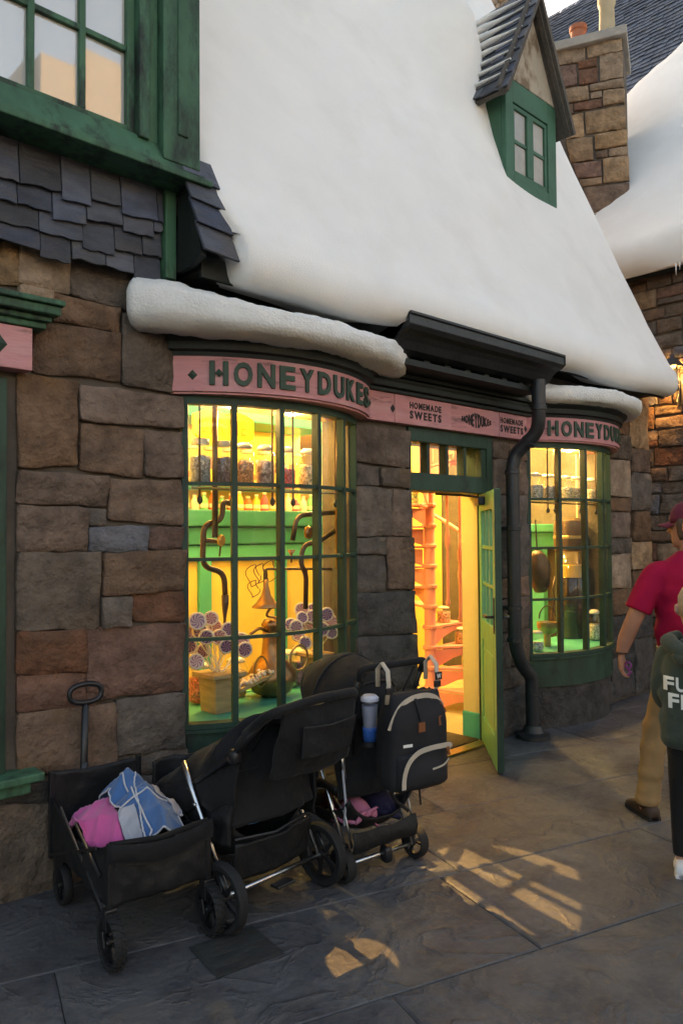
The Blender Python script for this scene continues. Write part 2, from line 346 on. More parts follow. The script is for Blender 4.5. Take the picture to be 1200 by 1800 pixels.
# ------------------------------------------------------------------ stone pieces
def bil(q, u, v):                                            # q: TL, TR, BR, BL
    t = q[0]*(1-u)+q[1]*u; b = q[3]*(1-u)+q[2]*u
    return t*(1-v)+b*v
def stone(quad, fn, m, parent, joint=.0045, prot=.026, rough=.020, back=-.03):
    q = [Vector(p) for p in quad]; w_ = max((q[1]-q[0]).length, .03); h_ = max((q[3]-q[0]).length, .03)
    eu, ev = min(.2, joint/w_), min(.2, joint/h_)
    sd = rnd(0, 100); pr_ = prot*rnd(.55, 1.35)
    a_, c_ = min(.2, .006/w_), min(.2, .006/h_)
    us = [0, a_, .16, .33, .5, .67, .84, 1-a_, 1] if w_ > .16 else [0, a_, .5, 1-a_, 1]
    vs_ = [0, c_, .22, .41, .59, .78, 1-c_, 1] if h_ > .1 else [0, c_, .5, 1-c_, 1]
    nu, nv = len(us)-1, len(vs_)-1
    tu, tv = rnd(-.012,.012), rnd(-.012,.012)
    def P(i, j, bk=False):
        u, v = us[i], vs_[j]
        uu, vv = eu+u*(1-2*eu), ev+v*(1-2*ev)
        p = bil(q, uu, vv)
        ed = (i in (0, nu)) + (j in (0, nv)); ed2 = (i in (1, nu-1)) + (j in (1, nv-1))
        if ed == 2:                                          # knocked-off corners
            c = bil(q, .5, .5); p = p.lerp(c, min(.08, rnd(.008,.02)/max(w_,h_)*2))
        jx = nz(p.x*9+sd, p.y*9, 1.7)*.009; jy = nz(p.x*11, p.y*7+sd, 5.1)*.011 + nz(p.x*31, p.y*9+sd, 2.2)*.004
        d = pr_ + tu*(u-.5) + tv*(v-.5) + nz(p.x*6+sd, p.y*6, sd)*rough + nz(p.x*17+sd, p.y*17, sd)*rough*.6 + nz(p.x*41+sd, p.y*41, sd)*rough*.25
        if ed: d -= .010
        elif ed2: d -= .003
        return fn(p.x+jx, p.y+jy, back if bk else max(d, .004))
    b = MB(); b.grid(lambda i, j: P(i, j), nu, nv)
    loop = [(i, 0) for i in range(nu)] + [(nu, j) for j in range(nv)] + [(i, nv) for i in range(nu, 0, -1)] + [(0, j) for j in range(nv, 0, -1)]
    vs2 = [b.v[i*(nv+1)+j] for i, j in loop]
    bk = []
    for i, j in loop:
        p = bil(q, eu+us[i]*(1-2*eu), ev+vs_[j]*(1-2*ev)); bk.append(fn(p.x, p.y, back))
    b.loft([vs2, bk], caps=False)
    return b.build('stone', M[m], parent, smooth=True, auto=50)
def wall_y(y0): return lambda a, b, d: Vector((a, y0-d, b))
def wall_x(x0): return lambda a, b, d: Vector((x0-d, a, b))
def px_quad(pts, y=0.0):
    out = []
    for p in pts:
        w_ = at_y(p[0], p[1], y); out.append((w_.x, w_.z))
    return out
def ashlar(a0, a1, b0, b1, fn, mats, parent, rowh=(.14,.30), lenr=(.2,.5), split=.35, seed=1, skip=None, **kw):
    r = random.Random(seed); b = b0
    while b < b1-.02:
        h = min(r.uniform(*rowh), b1-b)
        if b1-(b+h) < .07: h = b1-b
        a = a0 - r.uniform(0, .12)
        while a < a1-.02:
            l = r.uniform(*lenr)
            e = min(a+l, a1)
            if a1-e < .08: e = a1
            s0 = max(a, a0); cells = [(s0, e, b, b+h)]
            if h > .17 and r.random() < split:
                k = r.uniform(.35,.65); cells = [(s0, e, b, b+h*k), (s0, e, b+h*k, b+h)]
            for (p, q_, s, t) in cells:
                if q_-p < .04 or (skip and skip((p+q_)/2, (s+t)/2)): continue
                j = lambda: r.uniform(-.008,.008)
                stone([(p+j(),t+j()),(q_+j(),t+j()),(q_+j(),s+j()),(p+j(),s+j())], fn, r.choice(mats), parent, **kw)
            a = e
        b += h

# ------------------------------------------------------------------ building on the left
LB = thing('stone_building', 'brown stone building at left edge with slate band and green upper window', 'building', (1.3,.2,0))
MB().box(1.22,2.165,.012,.6,0,3.4).box(-2.2,1.22,.012,.6,0,.5).box(-2.2,1.22,.012,.6,2.55,3.4).box(-2.2,2.1,.6,5.5,0,9.0).build('wall', M['mortar'], LB)
lw = LB.children[0]
ST = [
 ('tan',((0,424),(33,430),(33,503),(0,500))),('tan',((33,430),(122,450),(122,518),(33,500))),('tan',((33,503),(92,515),(90,540),(33,525))),
 ('grey',((124,447),(268,485),(238,552),(124,520))),('grey',((268,485),(330,492),(330,560),(240,548))),
 ('brown',((95,514),(210,544),(207,584),(92,563))),('brown',((58,567),(208,587),(211,670),(58,654))),('grey',((213,550),(304,575),(304,692),(214,674))),
 ('brown',((30,658),(133,670),(133,816),(32,824))),('brown',((137,676),(318,700),(318,754),(139,740))),('brown',((139,745),(252,756),(249,840),(140,826))),
 ('brown',((254,757),(320,760),(320,840),(253,836))),('brown',((31,827),(187,838),(184,890),(29,885))),('brown',((189,844),(320,845),(320,924),(190,914))),
 ('brown',((29,889),(151,893),(153,968),(30,970))),('grey',((153,894),(187,896),(187,923),(154,925))),('bluegrey',((154,927),(258,925),(258,970),(156,970))),
 ('rust',((260,928),(322,926),(322,964),(261,965))),('grey',((28,972),(176,971),(174,1104),(28,1109))),('brown',((178,972),(323,967),(322,1036),(180,1048))),
 ('grey',((178,1050),(230,1050),(230,1100),(180,1104))),('rust',((232,1044),(322,1038),(322,1091),(233,1093))),('rust',((29,1111),(149,1106),(149,1180),(29,1184))),
 ('rust',((151,1106),(322,1095),(322,1214),(152,1228))),('rust',((30,1187),(150,1183),(164,1240),(30,1252))),('brown',((29,1254),(200,1234),(202,1364),(30,1356))),
 ('grey',((202,1230),(321,1216),(320,1314),(204,1327))),('grey',((203,1329),(340,1312),(348,1350),(206,1364))),('darkstone',((-25,1382),(84,1376),(84,1408),(-25,1414))),
 ('grey',((-25,1415),(105,1408),(100,1566),(-25,1598))),('grey',((86,1374),(206,1366),(206,1520),(104,1562))),('grey',((208,1366),(350,1352),(350,1478),(208,1520))),
]
for m_, q in ST: stone(px_quad(q), wall_y(0), m_, lw, prot=.026, joint=-.002)
ashlar(-.6, 1.22, 2.66, 3.0, wall_y(0), ['brown','tan','grey'], lw, seed=3)
ashlar(-.6, 1.1, .02, .5, wall_y(0), ['brown','grey'], lw, seed=4)
# lower window at the frame edge: jamb, sill, cornice, pink sign
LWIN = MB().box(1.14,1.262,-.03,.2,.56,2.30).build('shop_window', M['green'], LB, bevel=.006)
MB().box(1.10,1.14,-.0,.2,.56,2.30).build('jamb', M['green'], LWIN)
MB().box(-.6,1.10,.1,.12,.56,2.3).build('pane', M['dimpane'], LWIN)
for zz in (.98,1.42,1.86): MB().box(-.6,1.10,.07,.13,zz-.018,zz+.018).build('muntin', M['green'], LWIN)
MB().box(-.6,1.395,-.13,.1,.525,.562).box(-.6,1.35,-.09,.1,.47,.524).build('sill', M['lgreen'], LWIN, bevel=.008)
LS = MB().box(-.6,1.350,-.085,.05,2.335,2.525).build('sign_board', M['pink'], LB, bevel=.004)
def diamond(c, w_, h_, fn, d0, d1):
    pl = [(-w_/2,0),(0,h_/2),(w_/2,0),(0,-h_/2)]; b = MB()
    n = 4; vs = [fn(c[0]+p[0], c[1]+p[1], d0) for p in pl] + [fn(c[0], c[1], d1)]
    return b.add(vs, [(0,1,2,3),(0,1,4),(1,2,4),(2,3,4),(3,0,4)])
diamond((1.205,2.435),.07,.085, wall_y(-.085), .001, .016).build('diamond', M['lettergreen'], LS)
b = MB()
for k, (o, z0, z1) in enumerate(((.10,2.528,2.556),(.125,2.557,2.582),(.165,2.583,2.622),(.185,2.623,2.648))):
    b.box(-.6,1.345+o*.62,-o,.05,z0,z1)
b.build('cornice', M['lgreen'], LB, bevel=.006)
# slate-hung band: every slate its own piece
def slate(x0, x1, zt, zb, yt, yb, parent, drop=0.0, th=.012):
    n = 4; b = MB(); r0, r1 = [], []
    pts = [(x0, zt)] + [(x1, zt)] + [(x1-(x1-x0)*k/n, zb + drop*(k/n) + rnd(-.006,.006)) for k in range(n+1)]
    def f(x, z, d):
        t = (zt-z)/max(zt-zb, .01); return (x, yt+(yb-yt)*t-d, z)
    b.prism([(p[0]+rnd(-.002,.002), p[1]) for p in pts], lambda x, z: f(x, z, 0), lambda x, z: f(x, z, th*rnd(.8,1.2)))
    return b.build('slate', M['slate'], parent, bevel=.002, seg=1)
SB = MB().add([(-.6,.0,2.86),(2.0,.0,2.94),(2.0,-.10,3.36),(-.6,-.10,3.36),(-.6,.3,2.86),(2.0,.3,2.94),(2.0,.3,3.36),(-.6,.3,3.36)],
     [(0,1,2,3),(4,7,6,5),(0,4,5,1),(1,5,6,2),(2,6,7,3),(3,7,4,0)]).build('slate_band', M['lead'], LB)
rows = [(3.03,2.885),(3.135,2.985),(3.24,3.09),(3.36,3.195)]
for k, (zt, zb) in enumerate(rows):
    x = -.35 + rnd(0,.1)
    while x < 1.985:
        w_ = rnd(.13,.21); e = min(x+w_, 1.99)
        sag = lambda xx: .03*math.sin(xx*2.3+k*.8) + .055*(xx-1.0)*(k < 3) - .02
        d_ = .03*(1 if rnd(0,1) > .72 else 0)
        slate(x+.002, e-.002, zt+sag(x)*.6+.03, zb+sag(e)-d_, -.072-.006*k, -.088-.010*k, SB, drop=sag(x)-sag(e))
        x = e
MB().box(1.995,2.055,-.135,.3,2.89,3.34).build('corner_board', M['lgreen'], LB, bevel=.005)
# upper storey: projecting green window
UP = MB()
UP.box(1.795,1.85,-.235,-.02,3.50,6.5).box(1.852,1.905,-.215,-.02,3.50,6.5).build('upper_window', M['lgreen'], LB, bevel=.006)
UW = LB.children[-1]
pil = MB().box(1.907,2.115,-.262,.3,3.42,6.5).box(1.985,2.045,-.2715,-.255,3.56,6.5).build('pilaster', M['lgreen'], LB, bevel=.006)
sillb = MB()
def sl_(y0, y1, z0, z1, x1): sillb.box(-.6, x1, y0, y1, z0, z1)
sl_(-.30,.0,3.34,3.372,2.165); sl_(-.275,.0,3.373,3.395,2.135)
sillb.add([(-.6,-.268,3.396),(2.10,-.268,3.396),(2.10,-.205,3.52),(-.6,-.205,3.52),(-.6,-.02,3.396),(2.10,-.02,3.396),(2.10,-.02,3.52),(-.6,-.02,3.52)],
     [(0,1,2,3),(4,7,6,5),(0,4,5,1),(1,5,6,2),(2,6,7,3),(3,7,4,0)])
sillb.build('sill', M['lgreen'], UW, bevel=.006)
xm = [1.795-.02]
cols = [1.745,1.535,1.325,1.115,.905,.695]                    # muntin positions across
zr = [3.535,3.895,4.255,4.615,4.975]
MB().box(1.755,1.794,-.19,-.12,3.52,6.5).box(-.6,1.755,-.19,-.12,3.50,3.552).build('stile', M['lgreen'], UW, bevel=.004)
for c in (1.535,1.30,1.065,.83,.595): MB().box(c-.015,c+.015,-.185,-.135,3.553,6.4).build('muntin', M['lgreen'], UW, bevel=.004)
xs = [1.754,1.535,1.30,1.065,.83,.595]
for r_ in range(4):
    z0 = 3.545+.385*r_; 
    MB().box(-.6,1.754,-.18,-.14,z0+.385-.014,z0+.385+.014).build('muntin', M['lgreen'], UW, bevel=.004)
    for c in range(5):
        tx, tz = rnd(-.0022,.0022), rnd(-.0022,.0022)
        MB().add([(xs[c+1],-.158+tx,z0),(xs[c],-.158-tx,z0),(xs[c],-.158-tx+tz,z0+.385),(xs[c+1],-.158+tx+tz,z0+.385)], [(0,1,2,3)]).build('pane', M['uppane'], UW, fix=False)
MB().box(-2.2,2.1,-.1,.59,3.40,9.0).box(-2.2,-.61,-.26,-.11,3.0,6.5).build('upper_wall', M['lgreen'], LB)
MB().box(-2.2,2.1,-.26,-.11,6.52,9.0).build('upper_panel', M['lgreen'], LB)
# ------------------------------------------------------------------ the sweet shop
SH = thing('sweet_shop', 'snow-roofed stone sweet shop with two bow windows and pink signs', 'shop', (4.9,.2,0))
BW = [(2.17,3.44,.215,2.10,3.565,.30), (5.40,6.74,.235,5.33,6.87,.30)]     # window chord+sag, sign chord+sag
D0, D1 = 3.955, 4.93
wb = MB()
wb.box(2.166,3.95,.012,.3,2.56,3.3).box(3.43,3.95,.012,.3,0,2.56).box(2.166,3.43,.012,.3,0,.36).box(3.95,4.925,.012,.3,2.36,3.3)
wb.box(4.925,5.41,.012,.3,0,3.3).box(5.41,6.73,.012,.3,0,.36).box(5.41,6.73,.012,.3,2.56,3.3).box(6.73,7.60,.012,.3,0,3.3)
wb.box(7.3,7.385,.3,4.6,0,3.2)
SW = wb.build('wall', M['mortar'], SH)
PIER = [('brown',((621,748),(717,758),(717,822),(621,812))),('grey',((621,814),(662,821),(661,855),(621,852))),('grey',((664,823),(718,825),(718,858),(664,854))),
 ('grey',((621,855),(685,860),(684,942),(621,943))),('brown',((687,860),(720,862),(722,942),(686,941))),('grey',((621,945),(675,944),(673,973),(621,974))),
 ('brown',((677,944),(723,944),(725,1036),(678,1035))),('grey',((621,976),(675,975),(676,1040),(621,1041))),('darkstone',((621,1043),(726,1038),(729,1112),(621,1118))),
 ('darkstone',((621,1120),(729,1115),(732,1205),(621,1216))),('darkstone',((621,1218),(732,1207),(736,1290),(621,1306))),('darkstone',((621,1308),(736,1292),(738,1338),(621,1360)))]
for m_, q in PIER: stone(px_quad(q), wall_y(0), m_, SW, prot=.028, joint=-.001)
zz = [at_y(880, p, 0).z for p in (777,808,870,921,1017,1053,1112,1178,1214,1296)] + [.01]
for i in range(len(zz)-1):
    cells = [(4.932,5.395)] if i % 3 else [(4.932,5.14),(5.14,5.395)]
    for a_, b_ in cells:
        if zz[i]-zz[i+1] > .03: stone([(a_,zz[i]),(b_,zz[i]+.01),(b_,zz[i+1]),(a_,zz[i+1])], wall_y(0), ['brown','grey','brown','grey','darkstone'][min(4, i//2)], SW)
# right end: two stacks of corner stones
zl = [2.75,2.52,2.28,1.92,1.78,1.53,1.38,1.05,.80,.42,.02]; zq = [2.95,2.42,2.18,1.80,1.50,1.22,.86,.55,.02]
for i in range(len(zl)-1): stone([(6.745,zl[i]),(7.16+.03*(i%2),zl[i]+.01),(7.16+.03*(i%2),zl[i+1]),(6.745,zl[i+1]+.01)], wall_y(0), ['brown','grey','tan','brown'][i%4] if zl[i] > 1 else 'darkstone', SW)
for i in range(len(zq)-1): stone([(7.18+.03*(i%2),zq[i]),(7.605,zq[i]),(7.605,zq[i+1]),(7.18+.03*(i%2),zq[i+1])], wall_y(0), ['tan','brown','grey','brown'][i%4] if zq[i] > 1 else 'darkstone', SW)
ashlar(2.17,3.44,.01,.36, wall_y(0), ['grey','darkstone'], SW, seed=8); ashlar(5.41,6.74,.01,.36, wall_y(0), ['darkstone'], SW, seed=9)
ashlar(3.60,5.30,2.56,2.80, wall_y(0), ['grey','darkstone'], SW, seed=11, rowh=(.2,.24))
for k, z in enumerate((.3,.8,1.25,1.7,2.2,2.6)): pass

class Bow:
    def __init__(s, x0, x1, sag):
        c = (x1-x0)/2; s.r = (c*c+sag*sag)/(2*sag); s.a = math.asin(min(1, c/s.r)); s.cx = (x0+x1)/2; s.cy = s.r-sag; s.len = 2*s.r*s.a
        if sag > c: s.a = math.pi-s.a
    def p(s, t, off=0.0, z=0.0):                             # t in 0..1 along the arc, off outwards
        an = -s.a+2*s.a*t; return Vector((s.cx+(s.r+off)*math.sin(an), s.cy-(s.r+off)*math.cos(an), z))
    def sweep(s, prof, n=20, t0=0.0, t1=1.0, caps=True):     # closed profile of (off, z)
        return MB().loft([[s.p(t0+(t1-t0)*i/n, o, z) for o, z in prof] for i in range(n+1)], caps)

ZR = [.614,1.049,1.468,1.868,2.288]
LETTERS = 'HONEYDUKES'
def bay(k, lab, slab):
    x0, x1, sag, s0, s1, ssag = BW[k]
    W = Bow(x0, x1, sag); S = Bow(s0, s1, ssag)
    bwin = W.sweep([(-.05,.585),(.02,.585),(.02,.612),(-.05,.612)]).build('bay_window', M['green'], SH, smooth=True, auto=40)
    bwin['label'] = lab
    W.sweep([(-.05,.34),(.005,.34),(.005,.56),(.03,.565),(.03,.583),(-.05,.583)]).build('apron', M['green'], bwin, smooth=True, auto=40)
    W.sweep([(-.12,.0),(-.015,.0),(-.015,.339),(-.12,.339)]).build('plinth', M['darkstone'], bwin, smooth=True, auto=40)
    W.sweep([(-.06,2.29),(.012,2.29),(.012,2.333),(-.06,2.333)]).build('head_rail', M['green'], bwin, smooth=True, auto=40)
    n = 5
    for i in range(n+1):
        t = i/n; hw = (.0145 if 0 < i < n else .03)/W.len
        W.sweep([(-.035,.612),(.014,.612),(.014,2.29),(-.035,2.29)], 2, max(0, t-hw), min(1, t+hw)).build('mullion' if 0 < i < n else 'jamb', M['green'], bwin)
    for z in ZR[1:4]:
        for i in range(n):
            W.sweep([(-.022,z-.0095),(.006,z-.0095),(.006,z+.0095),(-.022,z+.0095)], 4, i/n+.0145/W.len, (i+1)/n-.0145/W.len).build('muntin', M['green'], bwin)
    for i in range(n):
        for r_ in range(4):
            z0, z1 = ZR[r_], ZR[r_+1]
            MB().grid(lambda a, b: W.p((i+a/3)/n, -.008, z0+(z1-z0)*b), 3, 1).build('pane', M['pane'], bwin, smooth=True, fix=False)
    # wood brackets under the soffit, soffit ring, ceiling of the bay
    S.sweep([(-.27,2.3345),(.0,2.3345),(.0,2.345),(-.27,2.345)]).build('soffit', M['pink'], bwin)
    cor = S.sweep([(-.2,2.531),(.015,2.531),(.02,2.552),(.045,2.562),(.05,2.60),(.085,2.625),(.10,2.66),(.10,2.70),(-.2,2.70)], 24).build('cornice', M['blackgreen'], bwin, smooth=True, auto=30)
    # sign board with raised letters
    sg = S.sweep([(-.03,2.347),(.014,2.347),(.014,2.53),(-.03,2.53)], 28).build('sign_board', M['pink'], SH, smooth=True, auto=40)
    sg['label'] = slab
    lw_ = .098; gap = .027; tot = 10*lw_+9*gap; st = (S.len-tot)/2 - (.02 if k else .0)
    for i, ch in enumerate(LETTERS):
        s_ = st+i*(lw_+gap)
        fn = lambda a, b, d: S.p((s_+a)/S.len, .014+d, 2.378+b)
        if ch == 'H':
            b = MB()
            def bx(a0, a1, b0, b1):
                b.loft([[fn(a0,b0,.0),fn(a1,b0,.0),fn(a1,b1,.0),fn(a0,b1,.0)],[fn(a0,b0,.012),fn(a1,b0,.012),fn(a1,b1,.012),fn(a0,b1,.012)]])
            bx(0,.029,0,.128); bx(lw_-.029,lw_,0,.128); bx(.0295,lw_-.0295,.059,.069)
            o = b.build('letter', M['lettergreen'], sg, bevel=.003, seg=1)
            diamond((lw_/2,.064),.04,.046, fn, .009,.02).build('diamond', M['lettergreen'], sg)
        else:
            o = letter(ch, .035, fn, lw_ if ch not in 'EYK' else lw_*.95, .128, 0, .012).build('letter', M['lettergreen'], sg)
    for s_ in (st-.085, st+tot+.085):
        if 0 < s_ < S.len: diamond((s_,.052),.05,.055, lambda a, b, d: S.p(a/S.len, .014+d, 2.378+b), .0005, .014).build('diamond', M['lettergreen'], sg)
    # snow lying on the cornice
    big = Bow(s0-.24, s1+.19, ssag+.095) if k == 0 else Bow(s0-.03, s1+.12, ssag+.06)
    base = 2.645 if k == 0 else 2.655
    rings = []; N = 90; m_ = 24
    for i in range(N+1):
        t = i/N; e = min(t, 1-t)*2
        h = .150 if k == 0 else .13
        if k == 0: h *= 1.55 - .62*smoothstep(0,.38,t) + .10*smoothstep(.6,.95,t)
        rr = max(.12, math.sqrt(max(0, 1-(1-min(1, e/.045))**2)))
        c = -.02; wd = .155
        ring = []
        for j in range(m_):
            an = 2*math.pi*j/m_; co, si = math.cos(an), math.sin(an)
            o = c + wd*rr*math.copysign(abs(co)**.75, co); z = base + h/2 - .012 + (h/2+.012)*rr*math.copysign(abs(si)**.75, si)
            dn = .013*nz(t*6+k*9, j*.47, 3.1) + .008*nz(t*17, j*.73, 7.7) + .006*nz(t*43, j*1.4, 1.2)
            z += dn - .02*math.sin(math.pi*t)*(k == 0) + (.09*smoothstep(.25,.0,t) if 0 else 0)
            ring.append(big.p(t, o+dn, z))
        rings.append(ring)
    MB().loft(rings).build('snow_cap', M['capsnow'], bwin, smooth=True)
    MB().add([S.p(0,-.21,2.702)+Vector((0,.3,0))]+[S.p(i/16,-.02,2.702) for i in range(17)]+[S.p(1,-.21,2.702)+Vector((0,.3,0))], [tuple(range(19))]).build('lead_top', M['lead'], bwin)
    MB().add([S.p(0,0,2.346)+Vector((.08,.3,0))]+[W.p(i/16,-.03,2.346) for i in range(17)]+[S.p(1,0,2.346)+Vector((-.08,.3,0))], [tuple(range(19))]).build('bay_ceiling', M['cream'], bwin)
    MB().add([W.p(0,0,.6)+Vector((.0,.45,0))]+[W.p(i/16,-.045,.6) for i in range(17)]+[W.p(1,0,.6)+Vector((.0,.45,0))], [tuple(range(19))]).build('display_board', M['mint'], bwin)
    return bwin
bayL = bay(0, 'larger bow window on the left, full of sweets jars and lollipops', 'curved pink sign over the left bow window')
bayR = bay(1, 'right bow window beyond the downpipe', 'curved pink sign over the right bow window')

# ---- flat sign over the door
fy = wall_y(-.04)
xs_ = [3.50,3.77,4.37,4.96,5.335]
ds = MB().box(3.50,5.335,-.035,.012,2.337,2.527).build('sign_board', M['pink'], SH, bevel=.003); ds['label'] = 'flat pink sign over the open door'
for i in range(4):
    MB().box(xs_[i]+.001,xs_[i+1]-.001,-.047-.003*(i%2),-.036,2.336+.001*i,2.5285).build('board', M['pink'], ds, bevel=.003)
def word(txt, cx, z, w_, h_, fn, parent, m_, gapf=.22, d=.003, scale=None, off=.035):
    asp = [(_gl[(c, off)][2] if c != ' ' else .4) for c in txt]; asp = [max(a_, .28) for a_ in asp]
    tot = sum(asp)+gapf*(len(txt)-1); u = w_/tot; a = cx-w_/2
    for i, c in enumerate(txt):
        if c != ' ':
            hh = h_ if scale is None else h_*scale((a+asp[i]*u/2-cx)/(w_/2)); zz_ = z if scale is None else z+(h_-hh)/2
            a_ = a
            letter(c, off, lambda p, q, dd: fn(a_+p, zz_+q, dd), asp[i]*u, hh, .0004, d).build('letter', m_, parent, fix=False)
        a += (asp[i]+gapf)*u
fd = wall_y(-.0505)
for cx, dx, dw in ((4.085,3.66,.07),(5.125,5.295,.05)):
    word('HOMEMADE', cx, 2.447, .335 if cx < 4.5 else .31, .045, fd, ds, M['print'])
    word('SWEETS', cx, 2.377, .335 if cx < 4.5 else .31, .055, fd, ds, M['print'])
    diamond((3.75 if cx < 4.5 else 5.318, 2.428), .045, .06, fd, .0006, .006).build('diamond', M['print'], ds)
word('HONEYDUKES', 4.67, 2.375, .36, .115, fd, ds, M['print'], scale=lambda q: 1-.72*abs(q), gapf=.16)

# ---- fascia, gutter, downpipe
MB().box(3.40,5.52,-.07,.012,2.530,2.556).box(3.40,5.52,-.10,.012,2.558,2.60).box(3.40,5.52,-.085,.012,2.602,2.63).box(3.42,5.50,-.115,.012,2.632,2.66).build('fascia', M['blackgreen'], SH, bevel=.006)
prof = [(-.10,2.735),(-.26,2.735),(-.31,2.755),(-.345,2.80),(-.38,2.83),(-.425,2.845),(-.45,2.87),(-.45,2.925),(-.463,2.927),(-.463,2.945),(-.435,2.945),(-.43,2.89),(-.12,2.80),(-.10,2.80)]
gb = MB().loft([[(x, y, z) for y, z in prof] for x in (3.475, 5.245)])
gut = gb.build('gutter', M['iron'], SH, bevel=.003, seg=1)
MB().prism([(-.10,2.735),(-.26,2.735),(-.31,2.755),(-.345,2.80),(-.38,2.83),(-.425,2.845),(-.455,2.87),(-.455,2.93),(-.10,2.93)], lambda y, z: (5.246,y,z), lambda y, z: (5.256,y,z)).build('end_cap', M['iron'], gut)
MB().add([(3.474,-.455,2.935),(3.474,-.26,2.735),(3.474,-.02,2.80),(3.28,-.02,2.95),(3.474,-.02,2.95)], [(0,1,2,3),(0,3,4),(0,4,2,1)]).build('lead_flashing', M['lead'], gut, fix=False)
MB().box(3.6,5.15,-.30,.0,2.662,2.70).build('gutter_board', M['blackgreen'], gut)
for x in (3.66,3.88,4.10,4.32,4.54,4.76,4.98): MB().box(x-.03,x+.03,-.24,-.0,2.62+.085,2.734).build('bracket', M['blackgreen'], gut)
dp = MB().tube(rounded([(5.03,-.355,2.74),(5.03,-.355,2.50),(5.055,-.33,2.36),(5.02,-.155,2.20),(5.0,-.135,2.10),(5.0,-.135,.74),(5.10,-.14,.56),(5.20,-.15,.48),(5.21,-.15,.0)], .09, 6), .052, 14).build('downpipe', M['iron'], SH, smooth=True, auto=50)
for (c, ax, r_) in (((5.03,-.355,2.53),(0,0,1),.060),((5.035,-.26,2.285),(-.03,.5,-.5),.060),((5.0,-.135,2.06),(0,0,1),.060),((5.0,-.135,1.63),(0,0,1),.062),((5.0,-.135,1.02),(0,0,1),.060),((5.0,-.135,.78),(0,0,1),.06),((5.21,-.15,.34),(0,0,1),.060)):
    MB().lathe([(.052,-.018),(r_,-.015),(r_,.015),(.052,.018)], c, 14, ax).build('collar', M['iron'], dp, smooth=True, auto=40)
MB().lathe([(.13,0),(.13,.035),(.085,.05),(.065,.1),(.05,.1)], (5.21,-.15,0), 18).build('pipe_shoe', M['iron'], dp, smooth=True, auto=40)
for z in (1.63,1.02): MB().box(4.97,5.03,-.09,.0,z-.012,z+.012).build('bracket', M['iron'], dp)

# ---- door frame, transom lights, open door
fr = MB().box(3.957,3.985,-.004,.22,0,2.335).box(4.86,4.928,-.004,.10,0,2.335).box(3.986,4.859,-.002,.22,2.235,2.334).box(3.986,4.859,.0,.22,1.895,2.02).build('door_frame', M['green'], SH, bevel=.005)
xt = [3.986,4.195,4.405,4.615,4.80]
MB().box(4.80,4.859,.01,.2,2.02,2.235).build('jamb', M['green'], fr)
for x in xt[1:4]: MB().box(x-.016,x+.016,.02,.09,2.021,2.234).build('muntin', M['green'], fr, bevel=.003)
for i in range(4): MB().box(xt[i]+.005,xt[i+1]-.005,.05,.054,2.022,2.233).build('pane', M['pane'], fr)
HX, HY = 4.868, .06
dv = Vector((4.262-HX, -.512-HY, 0)).normalized(); dn = Vector((-dv.y, dv.x, 0))       # along the leaf, and its normal
if dn.dot(Vector((-1,1,0))) < 0: dn = -dn
def dpt(a, d, z): return Vector((HX,HY,0)) + dv*a + dn*d + Vector((0,0,z))
def dbox(b, a0, a1, d0, d1, z0, z1):
    return b.add([dpt(a0,d0,z0),dpt(a1,d0,z0),dpt(a1,d1,z0),dpt(a0,d1,z0),dpt(a0,d0,z1),dpt(a1,d0,z1),dpt(a1,d1,z1),dpt(a0,d1,z1)],
                 [(0,3,2,1),(4,5,6,7),(0,1,5,4),(1,2,6,5),(2,3,7,6),(3,0,4,7)])
W_ = .83
door = MB(); dbox(door,.0,.115,-.022,.022,.015,1.89); dbox(door,W_-.115,W_,-.022,.022,.015,1.89); dbox(door,.1155,W_-.1155,-.022,.022,1.76,1.889); dbox(door,.1155,W_-.1155,-.022,.022,.80,.95); dbox(door,.1155,W_-.1155,-.022,.022,.016,.22)
DR = door.build('door', M['doorgreen'], SH, bevel=.005); DR['label'] = 'green glazed door standing open'
dbox(MB(), -.001,W_+.001,-.030,-.0225,.014,1.891).build('outer_face', M['green'], DR) if 0 else None
b = MB(); dbox(b, W_,W_+.004,-.022,.022,.016,1.888); b.build('edge', M['green'], DR)
b = MB(); dbox(b,.1155,W_-.1155,-.012,.012,.221,.799); b.build('panel', M['doorgreen'], DR)
b = MB(); dbox(b,.155,W_-.155,.0121,.019,.27,.75); b.build('raised_field', M['doorgreen'], DR, bevel=.006)
b = MB(); dbox(b,.118,W_-.118,-.003,.003,.952,1.758); b.build('pane', M['pane'], DR)
for a_ in (.31,.51): b = MB(); dbox(b,a_-.013,a_+.013,-.014,.014,.951,1.759); b.build('glazing_bar', M['doorgreen'], DR, bevel=.003)
for z_ in (1.22,1.49): b = MB(); dbox(b,.1155,W_-.1155,-.013,.0135,z_-.013,z_+.013); b.build('glazing_bar', M['doorgreen'], DR, bevel=.003)
for sd in (1,-1):
    b = MB(); dbox(b,W_-.085,W_-.04,sd*.0225,sd*.028,.92,1.16); b.build('handle_plate', M['lead'], DR, bevel=.003)
    MB().tube(rounded([dpt(W_-.062,sd*.026,1.03),dpt(W_-.062,sd*.075,1.03),dpt(W_-.18,sd*.075,1.03)],.02), .010, 8).build('handle', M['iron'], DR, smooth=True)
b = MB(); dbox(b,.12,.36,.0225,.07,1.80,1.86); b.build('closer', M['plastic'], DR, bevel=.008)
MB().tube([dpt(.2,.06,1.865), Vector((4.62,.07,1.88)), Vector((4.40,.13,1.885))], .009, 6).build('closer_arm', M['plastic'], DR)

